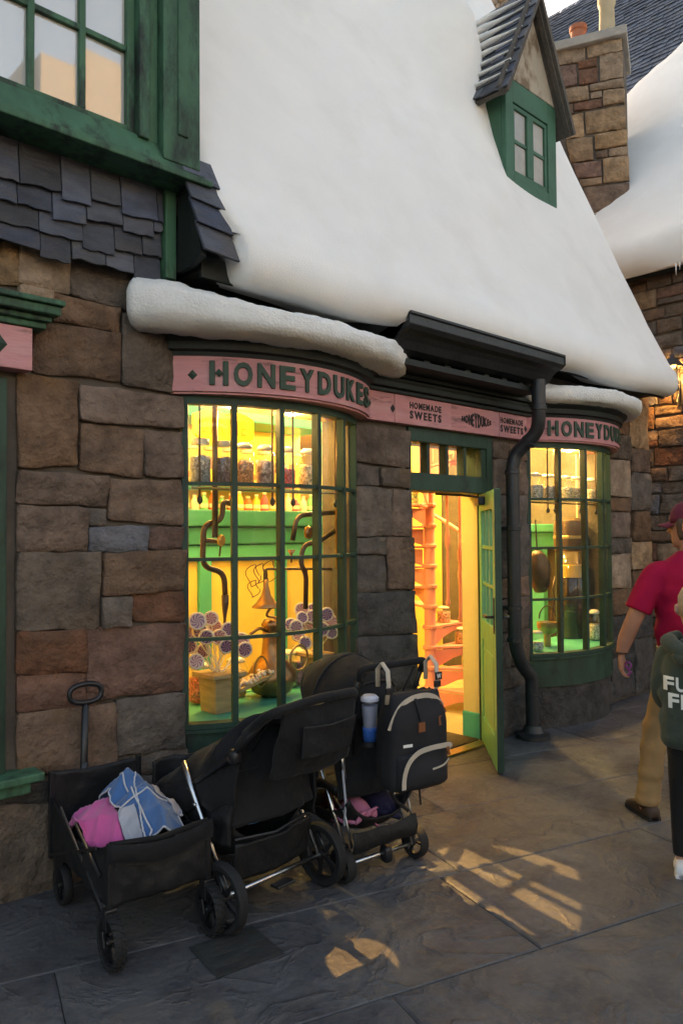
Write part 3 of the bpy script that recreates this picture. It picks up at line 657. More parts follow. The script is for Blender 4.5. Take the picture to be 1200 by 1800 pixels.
# ---- roof, eaves, snow
MS, A0 = 2.35, 3.95                                          # snow surface: z = A0 + MS*y
RF = MB().add([(2.12,-.24,2.99),(7.40,-.24,2.99),(7.40,2.15,8.55),(2.12,2.15,8.55),(2.12,.0,2.95),(7.40,.0,2.95),(7.40,2.3,8.3),(2.12,2.3,8.3),(2.12,4.6,3.2),(7.40,4.6,3.2)],
   [(0,1,2,3),(4,7,6,5),(0,4,5,1),(1,5,6,2),(3,7,4,0),(3,2,9,8),(6,7,8,9)]).build('roof', M['lead'], SH, fix=False)
MB().box(2.12,7.42,-.235,.01,2.925,2.95).build('eaves_board', M['blackgreen'], RF)
MB().box(2.12,7.42,-.262,-.238,2.89,3.0).build('eaves_edge', M['blackgreen'], RF)
MB().prism([(.0,2.96),(.3,2.96),(4.4,3.2),(2.25,8.1)], lambda y, z: (7.38,y,z), lambda y, z: (7.40,y,z)).build('gable_end', M['grey'], RF)
sprof = [(.02,2.955),(-.12,2.93),(-.24,2.895),(-.33,2.875),(-.395,2.895),(-.432,2.95),(-.435,3.02),(-.415,3.10)]
def sn_y(z): return (z-A0)/MS
zs = [3.20,3.32,3.46,3.62,3.8,4.0,4.25,4.5,4.8,5.1,5.4,5.7,6.0,6.3,6.6,6.9,7.2,7.5,7.8,8.1,8.4,8.7,9.0]
prof = sprof + [(sn_y(z) - .045*math.exp(-(z-3.1)*3), z) for z in zs] + [(2.45,9.05),(2.9,8.2)]
XL, XR = 2.235, 7.475; NX = 90; rings = []
inner = [(.02,3.0),(-.10,3.02),(-.14,3.06),(-.17,3.10),(-.18,3.14),(-.17,3.18),(-.16,3.22),(-.15,3.26)] + [(sn_y(z)+.16, z) for z in zs] + [(2.4,8.8),(2.8,8.1)]
for i in range(NX+1):
    t = i/NX; x = XL+(XR-XL)*t; ring = []
    eL = min(1.0, (x-XL)/.10); eR = min(1.0, (XR-x)/.13)
    k_ = math.sqrt(max(0, 1-(1-eL)**2))*math.sqrt(max(0, 1-(1-eR)**2))
    k_ = .05+.95*k_
    for j, ((y, z), (yi, zi)) in enumerate(zip(prof, inner)):
        g_ = 1.0 if z > 3.5 else .55
        dn = .045*nz(x*.55, z*.5, 2.2) + .02*nz(x*1.5, z*1.2, 9.1) + .006*nz(x*5, z*5, 4.0)
        dn += .40*math.exp(-((x-5.48)/.45)**2-((z-6.35)/.85)**2)
        if z < 3.15: dn += .018*nz(x*3.1, 1.0, 6.0)
        yy = yi+(y-yi)*k_ - dn*g_*k_; z2 = zi+(z-zi)*k_
        if z < 3.15: z2 += (.03*nz(x*1.7, 3.3, 0) - .03*math.exp(-((x-2.9)/.5)**2))*k_
        # drift pulled in where it meets the building on the left
        lx = .16*smoothstep(3.0,3.4,z)*(1-smoothstep(2.235,2.6,x))
        ring.append((x-lx, yy, z2))
    rings.append(ring)
sb = MB(); n_ = len(prof)
sb.v = [p for r_ in rings for p in r_]; sb.f = [(i*n_+j, (i+1)*n_+j, (i+1)*n_+j+1, i*n_+j+1) for i in range(NX) for j in range(n_-1)]
for e in (0, NX):
    o_ = len(sb.v); sb.v += [(rings[e][j][0], max(y, .3 if z > 3.6 else .0), z) for j, (y, z) in enumerate(inner)]
    sb.f += [(e*n_+j, e*n_+j+1, o_+j+1, o_+j) for j in range(n_-1)]
sb.build('snow_cover', M['snow'], RF, smooth=True)
# bare slates at the left verge
for i, (zt, zb) in enumerate(((3.50,3.36),(3.385,3.24),(3.265,3.11),(3.14,2.97))):
    yt, yb = -.222-.034*i, -.285-.036*i
    x0 = 2.005+.014*i
    b = MB(); pl = [(x0,zt),(x0+.20,zt),(x0+.215,zb-.008),(x0+.012,zb+.012)]
    b.prism(pl, lambda x, z: (x, yt+(yb-yt)*(zt-z)/(zt-zb)+.02, z), lambda x, z: (x, yt+(yb-yt)*(zt-z)/(zt-zb), z))
    b.build('slate', M['slate'], RF, bevel=.003, seg=1)
MB().prism([(-.222,3.45),(-.345,3.0),(-.35,2.96),(-.25,2.93),(-.12,2.93),(-.16,3.45)], lambda y, z: (2.058,y,z), lambda y, z: (2.09,y,z)).build('verge_board', M['blackgreen'], RF)

# ---- dormer
dy = .285; dx0, dx1 = 5.60, 6.42; zb_, zt_ = 4.45, 5.60
dm = MB(); 
dm.box(dx0,dx0+.11,dy,dy+.05,zb_,zt_).box(dx1-.14,dx1,dy,dy+.05,zb_,zt_).box(dx0+.1105,dx1-.1405,dy,dy+.05,5.40,zt_).box(dx0+.1105,dx1-.1405,dy,dy+.05,zb_,4.75)
DM = dm.build('dormer', M['dgreen'], SH, bevel=.006); DM['label'] = 'green dormer with snow-edged gable on the white roof'
MB().prism([(dy+.051,4.5),(dy+.051,5.60),(dy+.75,5.60),(dy+.75,5.5)], lambda y, z: (dx0+.002,y,z), lambda y, z: (dx0+.06,y,z)).build('cheek', M['dgreen'], DM)
MB().prism([(dy+.051,4.5),(dy+.051,5.60),(dy+.75,5.60),(dy+.75,5.5)], lambda y, z: (dx1-.06,y,z), lambda y, z: (dx1-.002,y,z)).build('cheek', M['dgreen'], DM)
cxs = (5.72,5.995,6.27)
MB().box(5.715,6.275,dy+.012,dy+.05,4.755,4.80).box(5.715,6.275,dy+.012,dy+.05,5.355,5.395).box(5.715,5.75,dy+.012,dy+.05,4.80,5.355).box(6.24,6.275,dy+.012,dy+.05,4.80,5.355).box(5.945,6.045,dy+.008,dy+.05,4.80,5.355).build('casement', M['dgreen'], DM, bevel=.004)
for a_, b_ in ((5.755,5.94),(6.05,6.235)):
    MB().box(a_,b_,dy+.018,dy+.05,5.055,5.085).build('glazing_bar', M['dgreen'], DM)
    for z0, z1 in ((4.802,5.053),(5.087,5.353)): MB().box(a_+.001,b_-.001,dy+.03,dy+.036,z0,z1).build('pane', M['dimpane'], DM)
ap = (5.985, 6.42)
MB().prism([(dx0+.03,zt_+.002),(dx1-.03,zt_+.002),ap], lambda x, z: (x,dy-.002,z), lambda x, z: (x,dy+.05,z)).build('gable', M['plaster'], DM)
for sx, ex, ez in ((-1,5.43,5.36),(1,6.56,5.36)):
    MB().bar((ex,dy-.07,ez),(ap[0],dy-.07,ap[1]+.06),.10,.05,up=(0,1,0)).build('bargeboard', M['oldwood'], DM, bevel=.004)
    # slated slopes, slate by slate, snow caught between the courses on the near side
    sl = Vector((ap[0]-ex,0,ap[1]+.075-ez)); ln = sl.length; sl.normalize(); nn = Vector((-sl.z,0,sl.x))*(1 if sx < 0 else -1)
    RM = MB()
    q = [Vector((ex,0,ez)), Vector((ap[0],0,ap[1]+.075))]
    RM.add([q[0]+Vector((0,dy-.13,0)), q[1]+Vector((0,dy-.13,0)), q[1]+Vector((0,1.6,0)), q[0]+Vector((0,1.1,0))]+[q[0]+Vector((0,dy-.13,0))-nn*.04, q[1]+Vector((0,dy-.13,0))-nn*.04, q[1]+Vector((0,1.6,0))-nn*.04, q[0]+Vector((0,1.1,0))-nn*.04],
       [(0,1,2,3),(7,6,5,4),(0,4,5,1),(1,5,6,2),(2,6,7,3),(3,7,4,0)])
    rf = RM.build('dormer_roof', M['oldwood'], DM)
    for r_ in range(9):
        s0 = ln*r_/9; s1 = s0+ln/9+.05; y_ = dy-.15-.02*rnd(0,1)
        for c in range(7):
            wd = rnd(.12,.17); 
            if y_ > 1.2: break
            o0 = Vector((ex,0,ez)) + sl*(s0+rnd(-.02,.02)) + nn*.022; o1 = Vector((ex,0,ez)) + sl*s1 + nn*.004
            if sx < 0:
                b = MB(); th = nn*.014
                b.loft([[o0+Vector((0,y_,0)),o0+Vector((0,y_+wd-.006,0)),o1+Vector((0,y_+wd-.006,0)),o1+Vector((0,y_,0))],[p+th for p in (o0+Vector((0,y_,0)),o0+Vector((0,y_+wd-.006,0)),o1+Vector((0,y_+wd-.006,0)),o1+Vector((0,y_,0)))]])
                b.build('slate', M['slate'], rf)
            y_ += wd
        if sx < 0 and r_:
            a_ = Vector((ex,0,ez)) + sl*(s0+.04) + nn*.036
            pts = [a_+Vector((0,dy-.10+.16*k,0))+sl*.012*nz(r_*3.1,k*1.7)+nn*.004*nz(k*2.2,r_) for k in range(10)]
            MB().tube(pts, [max(.004, .004+.055*smoothstep(0,3.5,k)+.022*nz(k*1.9, r_*2.7)) for k in range(10)], 8, flat=.55).build('snow', M['snow'], rf, smooth=True)
# ------------------------------------------------------------------ stone house on the right with its snowy roof and chimney
NB = thing('stone_house', 'stone house at the right edge with snow-heaped slate roof', 'house', (9.2,0,0))
MB().box(8.6,9.4,-2.2,6.0,0,4.62).box(8.9,12.9,-2.2,6.0,0,4.5).build('wall', M['mortar'], NB)
nw = NB.children[0]
fx = lambda a, b, d: Vector((8.6-d, a, b))
ashlar(-1.3, 1.9, .02, 4.6, fx, ['brown','grey','grey','tan','rust','bluegrey'], nw, seed=21, rowh=(.13,.27), lenr=(.18,.46), split=.3, joint=.009, prot=.03)
RX, RZ, RM_ = 8.42, 4.62, 1.55                               # roof plane z = RZ + RM_*(x-RX)
Y0, Y1 = -2.4, 4.05
TX = 12.75; TZ = RZ+RM_*(TX-RX)
NR = MB().add([(RX,Y0,RZ),(TX,Y0,TZ),(TX,Y1,TZ),(RX,Y1,RZ),(RX+.1,Y0,RZ-.1),(TX,Y0,TZ-.2),(TX,Y1,TZ-.2),(RX+.1,Y1,RZ-.1),(15.5,Y0,4.5),(15.5,Y1,4.5)],
   [(0,3,2,1),(4,5,6,7),(0,1,5,4),(3,7,6,2),(0,4,7,3),(1,2,9,8)]).build('roof', M['oldwood'], NB, fix=False)
sl_ = Vector((1,0,RM_)).normalized(); nn_ = Vector((-RM_,0,1)).normalized()
b = MB(); r = random.Random(3); nrow = 72; L_ = Vector((TX-RX,0,TZ-RZ)).length
for i in range(nrow):
    s0 = L_*i/nrow; s1 = s0+L_/nrow*1.7; y = Y0-.05
    while y < Y1+.05:
        wd = r.uniform(.09,.17); j = r.uniform(-.025,.02)
        o0 = Vector((RX,0,RZ))+sl_*(s0+j)+nn_*(.028+r.uniform(0,.012)); o1 = Vector((RX,0,RZ))+sl_*s1+nn_*.006
        q = [o0+Vector((0,y,0)), o0+Vector((0,y+wd-.006,0)), o1+Vector((0,y+wd-.006,0)), o1+Vector((0,y,0))]
        b.add(q+[p-nn_*.014 for p in q[:2]], [(0,1,2,3),(0,4,5,1)]); y += wd
o = b.build('slates', M['roofslate'], NR, fix=False); o['kind'] = 'stuff'
MB().box(RX-.02,RX+.03,Y0,Y1,RZ-.16,RZ-.03).build('eaves_board', M['blackgreen'], NR)
# snow: thick sheet over the near part of the roof, upper edge ragged
def nsurf(y, s, d): return Vector((RX,0,RZ)) + sl_*s + nn_*d + Vector((0,y,0))
b = MB(); NY, NS = 40, 26; rings = []
for i in range(NY+1):
    y = -2.5+(1.62+2.5)*i/NY
    top = 4.0 + 1.05*(1.45-max(y,.3)) + .16*nz(y*3.0,1.1) + .10*nz(y*9,2.1)
    e = min(1, (1.62-y)/.25); ring = []
    for j in range(NS+1):
        t = j/NS; s = -.14+(top+.14)*t
        th = .20*math.sqrt(max(0,1-(1-min(1,(s+.14)/.16))**2))*(1-.55*t)*math.sqrt(max(.02,e))
        if t > .93: th *= max(0.05, (1-t)/.07)
        th += .03*nz(y*1.4, s*1.4, 5.0)*min(1, t*5)*(1-t)
        drop = -.05*math.sin(y*4.0)*(1-min(1, t*6)) 
        p = nsurf(y, s, .03+th); p.z += drop
        ring.append(p)
    rings.append([nsurf(y, -.10, -.03)] + [nsurf(y, -.14, -.01)+Vector((0,0,-.02))] + ring)
b.grid(lambda i, j: rings[i][j], NY, NS+2)
b.build('snow_cover', M['snow'], NR, smooth=True)
# a few icicles under the eave near the frame edge
for (yy, ll) in ((-.02,.13),(-.06,.08)):
    MB().tube([(RX-.1,yy,RZ-.12),(RX-.1,yy,RZ-.12-ll)], [.009,.002], 6).build('icicle', M['snow'], NR, smooth=True)
# chimney
CX = 8.92; CA = R(23)
c0 = at_x(1094, 70, CX); cn = Vector((-math.cos(CA), -math.sin(CA), 0)); ct = Vector((-math.sin(CA), math.cos(CA), 0))   # face normal, along the face
def at_face(px, py):
    d = _ray(px, py); p = CAM + d*((c0-CAM).dot(cn)/d.dot(cn)); return ((p-c0).dot(ct), p.z)
def cf(a, b, d): return Vector((c0.x, c0.y, 0)) + ct*a + cn*d + Vector((0,0,b))
def cbox(a0, a1, d0, d1, z0, z1):
    return MB().loft([[cf(a0,z,d0),cf(a1,z,d0),cf(a1,z,d1),cf(a0,z,d1)] for z in (z0, z1)])
wf = at_face(978, 100)[0]; ztop = at_face(1040, 80)[1]
CH = cbox(.0, wf, -.75, .0, at_face(1090,405)[1], ztop).build('chimney', M['mortar'], NB); CH['label'] = 'tan stone chimney stack with two clay pots'
CS = [((664,200),(785,165),(790,260),(666,285)),((790,165),(845,150),(850,180),(792,190)),((848,148),(945,130),(945,160),(850,178)),((792,192),(944,163),(945,220),(795,250)),
 ((666,288),(750,268),(755,360),(676,380)),((755,262),(838,245),(838,285),(758,298)),((845,235),(948,220),(948,330),(848,345)),((758,300),(840,288),(843,350),(760,365)),
 ((676,383),(800,360),(805,425),(680,445)),((805,360),(950,332),(952,370),(806,390)),((806,394),(858,384),(860,412),(808,422)),((860,384),(954,372),(955,438),(862,450)),
 ((680,448),(735,440),(738,485),(690,492)),((740,440),(858,415),(860,455),(742,475)),((690,494),(780,478),(785,580),(705,590)),((785,475),(958,442),(960,545),(788,570)),
 ((705,595),(820,575),(822,680),(725,690)),((824,572),(964,548),(966,615),(828,636)),((830,640),(880,630),(882,665),(832,672)),((884,630),(968,618),(968,655),(886,665)),
 ((736,694),(856,680),(858,748),(755,760)),((860,672),(972,658),(974,765),(862,775)),((760,762),(858,750),(858,780),(770,790)),((780,792),(974,770),(980,880),(790,905)),((790,908),(978,884),(985,1000),(800,1020))]
for q in CS: stone([at_face(700+p[0]/2.4, p[1]/2.4) for p in q], cf, random.choice(['tan','tan','brown','tan','rust']), CH, prot=.03)
cbox(-.05, wf+.09, -.85, .10, ztop-.005, ztop+.11).build('cap', M['capstone'], CH, bevel=.012)
for px, m_, h_, dx in ((1011,'terracotta',.36,.3),(1063,'buffpot',.66,.32)):
    a_ = at_face(px, 60)[0]; p = cf(a_, 0, -dx); MB().lathe([(.105,0),(.092,h_*.8),(.11,h_*.85),(.11,h_),(.08,h_),(.08,h_*.6)], (p.x,p.y,ztop+.11), 16).build('chimney_pot', M[m_], CH, smooth=True, auto=40)
# second stack further along the ridge
p = at_x(948, 14, 13.0); c2 = MB().box(11.7,12.3,p.y-.16,p.y+.5,5,p.z+.6).build('chimney', M['mortar'], NB); c2['label'] = 'far stone stack seen above the slate roof'
ashlar(p.y-.16,p.y+.5,p.z-1.2,p.z+.6, lambda a, b, d: Vector((11.7-d,a,b)), ['tan'], c2, seed=5, rowh=(.12,.2), lenr=(.2,.4))
# wall lantern
lp = at_x(1180, 650, 8.34)
LN = thing('wall_lantern', 'lit iron wall lantern with scrolled bracket on the right-hand stone house', 'lantern', (8.57, lp.y, lp.z-.3))
c = Vector((8.34, lp.y, lp.z))
MB().box(8.545,8.572,c.y-.05,c.y+.05,c.z-.36,c.z-.02).build('back_plate', M['iron'], LN, bevel=.004)
MB().tube(curve([(8.545,c.y,c.z-.10),(8.47,c.y,c.z-.32),(8.40,c.y,c.z-.37),(8.34,c.y,c.z-.33),(8.34,c.y,c.z-.20)],6), .011, 8).build('bracket', M['iron'], LN, smooth=True)
MB().tube(curve([(8.545,c.y,c.z-.30),(8.50,c.y,c.z-.20),(8.47,c.y,c.z-.15),(8.45,c.y,c.z-.19),(8.47,c.y,c.z-.22)],6), .008, 8).build('scroll', M['iron'], LN, smooth=True)
MB().lathe([(.055,-.20),(.06,-.19),(.06,-.18),(.05,-.17)], c, 6).build('base_plate', M['iron'], LN)
for k in range(6):
    an = math.pi/3*k
    MB().bar(c+Vector((.052*math.cos(an),.052*math.sin(an),-.18)), c+Vector((.085*math.cos(an),.085*math.sin(an),.03)), .010,.010).build('glazing_bar', M['iron'], LN)
    an2 = an+math.pi/3
    MB().add([c+Vector((.05*math.cos(an),.05*math.sin(an),-.17)),c+Vector((.05*math.cos(an2),.05*math.sin(an2),-.17)),c+Vector((.083*math.cos(an2),.083*math.sin(an2),.025)),c+Vector((.083*math.cos(an),.083*math.sin(an),.025))],[(0,1,2,3)]).build('pane', M['jar'], LN, fix=False)
MB().lathe([(.11,.03),(.115,.04),(.06,.11),(.03,.13),(.02,.17),(.0,.185)], c, 6).build('cap', M['lead'], LN)
MB().lathe([(.0,-.12),(.022,-.10),(.028,-.07),(.018,-.03),(.0,-.02)], c, 10).build('bulb', emit_mat('lamp_flame', (1,.55,.16), 60), LN, smooth=True)
pl = bpy.data.lights.new('lantern_light', 'POINT'); pl.energy = 150; pl.color = (1,.50,.14); pl.shadow_soft_size = .03
po = bpy.data.objects.new('lantern_light', pl); COL.objects.link(po); put(po, c+Vector((0,0,-.07)), LN)

# ------------------------------------------------------------------ house across the street (seen only as a reflection in the upper panes)
M['tanrender'] = mat('tan_render', (.19,.155,.105), rough=.9, var=.08, bump=.2)
OP = thing('facing_house', 'tan house across the street, mirrored in the upper left window', 'house', (2,-18,0))
MB().box(-9,13,-22.5,-17.5,0,5.0).box(7.9,12.5,-22.0,-17.48,5.01,14.6).box(9.6,12.5,-22.0,-17.48,14.61,15.8).build('wall', M['tanrender'], OP)
MB().add([(-9.3,-17.1,4.9),(13.3,-17.1,4.9),(13.3,-20,7.6),(-9.3,-20,7.6),(-9.3,-22.9,4.9),(13.3,-22.9,4.9)], [(0,1,2,3),(3,2,5,4),(0,3,4),(1,5,2)]).build('roof', M['snow'], OP, fix=False)
for k in range(7):
    x = -8+3*k
    wd = MB().box(x-.6,x+.6,-17.52,-17.44,1.0,2.4).build('window', M['green'], OP); MB().box(x-.5,x+.5,-17.45,-17.43,1.1,2.3).build('pane', M['dimpane'], wd)
    wd = MB().box(x-.55,x+.55,-17.52,-17.44,3.2,4.4).build('window', M['green'], OP); MB().box(x-.45,x+.45,-17.45,-17.43,3.3,4.3).build('pane', M['dimpane'], wd)
# ------------------------------------------------------------------ inside the shop
MB().box(2.2,7.28,.02,4.5,-.008,.0025).build('floor', M['floorwood'], SH)
MB().box(2.2,7.28,4.5,4.6,0,2.8).box(2.1,2.2,.3,4.6,0,2.8).build('back_wall', M['cream'], SH)
ce = MB().box(2.2,7.28,.3,4.6,2.76,2.86).build('ceiling', M['cream'], SH)
MB().box(2.2,3.44,.301,.32,2.36,2.76).box(3.44,5.40,.301,.32,2.36,2.76).box(5.40,7.28,.301,.32,2.36,2.76).box(6.74,7.28,.301,.32,0,2.36).box(2.2,2.205,.05,.32,0,2.36).build('inner_lining', M['cream'], SH)
MB().box(3.445,3.455,.02,.32,.6,2.34).box(5.385,5.395,.02,.32,.6,2.34).box(6.745,6.755,.02,.32,.6,2.34).build('bay_lining', M['mint'], SH)
MB().box(4.885,4.93,.101,.27,.2,1.893).box(3.93,3.953,.225,.5,0,2.36).build('door_lining', M['cream'], SH)
MB().box(4.872,4.935,.1005,.275,.003,.20).build('skirting', M['mint'], SH, bevel=.01)
dm_ = MB().box(4.02,4.85,.10,.75,.003,.014).build('door_mat', M['mat']); tag(dm_, 'brown coir mat just inside the open door', 'door mat')
MB().box(3.95,4.93,-.03,.06,.0,.018).build('threshold', M['brass'], SH, bevel=.004)
WARM = (1.0,.74,.30)
spots = [(2.75,.95),(3.35,.75),(4.35,1.1),(5.0,1.9),(3.3,2.6),(6.1,.85),(6.7,1.6),(4.9,3.0),(5.9,.62),(6.6,.62),(5.6,2.2)]  # last downlight added to brighten the dark room behind the staircase
dl_m = emit_mat('downlight_glow', (1,.80,.42), 25)
for i, (x, y) in enumerate(spots):
    d = MB().lathe([(.05,0),(.075,.0),(.075,.012),(.05,.012)], (x,y,2.745), 14).build('downlight', M['brass'], ce)
    MB().lathe([(.0,0),(.05,.0),(.05,.006),(.0,.006)], (x,y,2.752), 14).build('lamp', dl_m, d)
    l = bpy.data.lights.new('downlight_lamp', 'POINT'); l.energy = (14,14,13,12,10,22,22,10,18,16,15)[i]; l.color = WARM; l.shadow_soft_size = .016 if i < 2 else .05
    o = bpy.data.objects.new('downlight_lamp', l); COL.objects.link(o); put(o, (x,y,2.66), d)
for i, (x, y, e, par) in enumerate(((2.60,.16,3.2,bayL),(3.05,.16,3.2,bayL),(5.85,.16,5,bayR),(6.35,.16,5,bayR))):  # fill lamps added to brighten the jar lids and the dark right bay
    l = bpy.data.lights.new('bay_fill_light', 'POINT'); l.energy = e; l.color = (1,.74,.32); l.shadow_soft_size = .03
    d = MB().lathe([(.0,0),(.02,.0),(.024,.012),(.0,.014)], (x,y,2.331), 12).build('bay_fill_lamp', dl_m, par)
    o = bpy.data.objects.new('bay_fill_light', l); COL.objects.link(o); put(o, (x,y,2.315), d)
# small bright display lamps in the bay ceilings: they throw the window bars on to the paving
for i, (x, y, e, aim, cone) in enumerate(((2.90,.03,130,(2.06,-1.42),5.5),(2.95,.03,150,(2.16,-1.16),5.0))):
    par = bayL
    d = MB().lathe([(.028,0),(.045,.0),(.045,.014),(.028,.014)], (x,y,2.328), 12).build('display_lamp', M['brass'], par)
    MB().lathe([(.0,0),(.028,.0),(.028,.006),(.0,.006)], (x,y,2.336), 12).build('lamp', dl_m, d)
    l = bpy.data.lights.new('display_light', 'SPOT'); l.energy = e; l.color = (1,.58,.20); l.shadow_soft_size = .008; l.spot_size = R(cone); l.spot_blend = .15
    o = bpy.data.objects.new('display_light', l); COL.objects.link(o); put(o, (x,y,2.322), d); o.rotation_euler = Vector((x-aim[0],y-aim[1],2.322)).to_track_quat('Z','Y').to_euler()

for (x, y, e, aim, cone) in ((3.42,.70,330,(2.99,-1.42),12.5),(3.30,.74,200,(2.80,-1.30),8)):
    l = bpy.data.lights.new('ceiling_spot', 'SPOT'); l.energy = e; l.color = (1,.60,.22); l.shadow_soft_size = .006; l.spot_size = R(cone); l.spot_blend = .1
    d = MB().lathe([(.022,0),(.034,.0),(.034,.05),(.022,.05)], (x,y,2.70), 12).build('spot_lamp', M['brass'], ce)
    o = bpy.data.objects.new('ceiling_spot', l); COL.objects.link(o); put(o, (x,y,2.69), d); o.rotation_euler = Vector((x-aim[0],y-aim[1],2.69)).to_track_quat('Z','Y').to_euler()
M['lrim'] = mat('lolly_rim', (.80,.66,.52), rough=.3, var=.05, bump=0)
# ---- cabinet behind the left window
yc = 1.5
CB = thing('shop_cabinet', 'mint green cabinet with yellow panels behind the left bow window', 'cabinet', (3.8,1.7,0))
MB().box(2.4,4.75,yc+.03,yc+.5,.0,1.40).build('body', M['yellow'], CB)
MB().box(2.38,4.77,yc-.06,yc+.52,1.66,1.79).build('top', M['mintdark'], CB, bevel=.012)
MB().box(2.4,4.75,yc-.03,yc+.5,1.52,1.655).build('moulding', M['mintdark'], CB, bevel=.01)
MB().box(2.4,4.75,yc-.01,yc+.5,1.402,1.515).build('frieze', M['mint'], CB, bevel=.006)
for x in (2.45,3.30,4.05,4.70): MB().box(x-.055,x+.055,yc-.012,yc+.03,.0,1.40).build('post', M['mint'], CB, bevel=.008)
MB().box(2.4,4.75,yc-.02,yc+.03,.0,.35).build('skirting', M['mint'], CB)
SU = thing('shop_shelving', 'tall yellow shelving with green cornice above the mint cabinet', 'shelving', (3.8,2.2,0))
MB().box(2.3,4.9,yc+.75,yc+.8,0,2.62).build('back', M['yellow'], SU)
MB().box(2.3,4.9,yc+.30,yc+.80,2.56,2.66).build('cornice', M['mint'], SU, bevel=.01)
MB().box(2.3,4.9,yc+.35,yc+.75,2.08,2.11).build('shelf', M['yellow'], SU)
MB().box(2.3,4.9,yc+.335,yc+.349,2.04,2.14).build('shelf_edge', M['yellow'], SU)
for i in range(18): MB().box(2.45+.13*i,2.50+.13*i,yc+.330,yc+.334,2.065,2.115).build('price_card', M['terracotta'], SU)
# rows of small packets on the cabinet
pm = [mat('packet_%d' % i, c, rough=.5, var=.1, bump=0) for i, c in enumerate(((.75,.12,.05),(.8,.72,.55),(.8,.45,.08),(.15,.45,.2),(.65,.08,.12)))]
ORD = 'first second third fourth fifth sixth seventh eighth ninth tenth eleventh twelfth thirteenth fourteenth fifteenth sixteenth seventeenth eighteenth nineteenth twentieth twenty-first twenty-second twenty-third twenty-fourth twenty-fifth twenty-sixth'.split()
for i in range(26):
    x = 2.5+i*.085
    b = MB().box(x-.034,x+.034,yc+.06,yc+.12,1.792,1.792+.12+.02*(i%3)).add([(x-.03,yc+.059,1.83),(x+.03,yc+.059,1.83),(x+.03,yc+.059,1.87),(x-.03,yc+.059,1.87)], [(0,1,2,3)])
    hh = .115+.02*(i%3); o = MB().lathe([(.0,0),(.033,.0),(.034,.05),(.030,hh*.6),(.014,hh*.78),(.014,hh*.9)], (x,yc+.09,1.792), 10).build('sweet_bottle', pm[(i*7+i//3) % 5], smooth=True, auto=50)
    MB().lathe([(.016,hh*.88),(.017,hh),(.0,hh)], (x,yc+.09,1.792), 10).build('cap', M['lrim'], o)
    MB().lathe([(.0345,.018),(.0352,.02),(.0352,.048),(.0345,.05)], (x,yc+.09,1.792), 10).build('wrapper', M['lrim'], o)
    tag(o, 'small %s sweet bottle, %s from the left in the row on the mint cabinet' % (('red','cream','orange','green','crimson')[(i*7+i//3) % 5], ORD[i]), 'bottle', 'sweet bottles along the cabinet top')
# yellow shop-card sign hung from the ceiling
sp = at_y(395, 752, 1.1)
YS = thing('hanging_sign', 'yellow hanging card with raised letters inside the left bow window', 'sign', sp)
MB().prism([(-.26,-.06),(-.16,-.12),(.0,-.09),(.16,-.12),(.26,-.06),(.26,.08),(.13,.13),(.0,.10),(-.13,.13),(-.26,.08)], lambda x, z: (sp.x+x,sp.y,sp.z+z), lambda x, z: (sp.x+x,sp.y+.02,sp.z+z)).build('card', mat('yellow_card', (.85,.60,.05), rough=.5, bump=0), YS)
word('BERTIE', sp.x, sp.z-.05, .38, .11, lambda a, b_, d: Vector((a, sp.y-d, b_)), YS, mat('orange_lettering', (.42,.13,.01), rough=.5, bump=0), off=.03) if ('B', .03) in _gl and ('I', .03) in _gl else None
for s_ in (-.2,.2): MB().tube([(sp.x+s_,sp.y+.01,sp.z+.08),(sp.x+s_,sp.y+.01,2.76)], .004, 5).build('wire', M['iron'], YS)

# ---- glass shelf with sweet jars, left window
def shelf(x0, x1, y, z, lab, rods):
    t = thing('glass_shelf', lab, 'shelf', ((x0+x1)/2, y, z))
    MB().box(x0,x1,y-.10,y+.14,z-.006,z+.006).build('sheet', M['jar'], t, bevel=.002)
    MB().tube([(x0,y-.10,z-.012),(x1,y-.10,z-.012)], .008, 6).build('rail', M['brass'], t)
    for x in rods:
        MB().tube([(x,y-.09,z-.05),(x,y-.09,2.345)], .0065, 6).build('rod', M['darkcopper'], t)
        MB().lathe([(.004,-.10),(.016,-.085),(.016,-.07),(.006,-.05)], (x,y-.09,z), 8).build('finial', M['iron'], t)
    return t
_cm = {}
def sweets(c):
    if c not in _cm:
        m = mat('sweets_%d' % len(_cm), c, rough=.4, var=.55, scale=42, bump=1.0, bscale=45, dist=.02, spec=.5, detail=1.5, col2=tuple(min(1, x*1.8+.05) for x in c), c2=(.5,.56), c2scale=60)
        _cm[c] = m
    return _cm[c]
M['lid'] = mat('jar_lid', (.72,.66,.5), rough=.2, var=.05, bump=0, spec=.6)
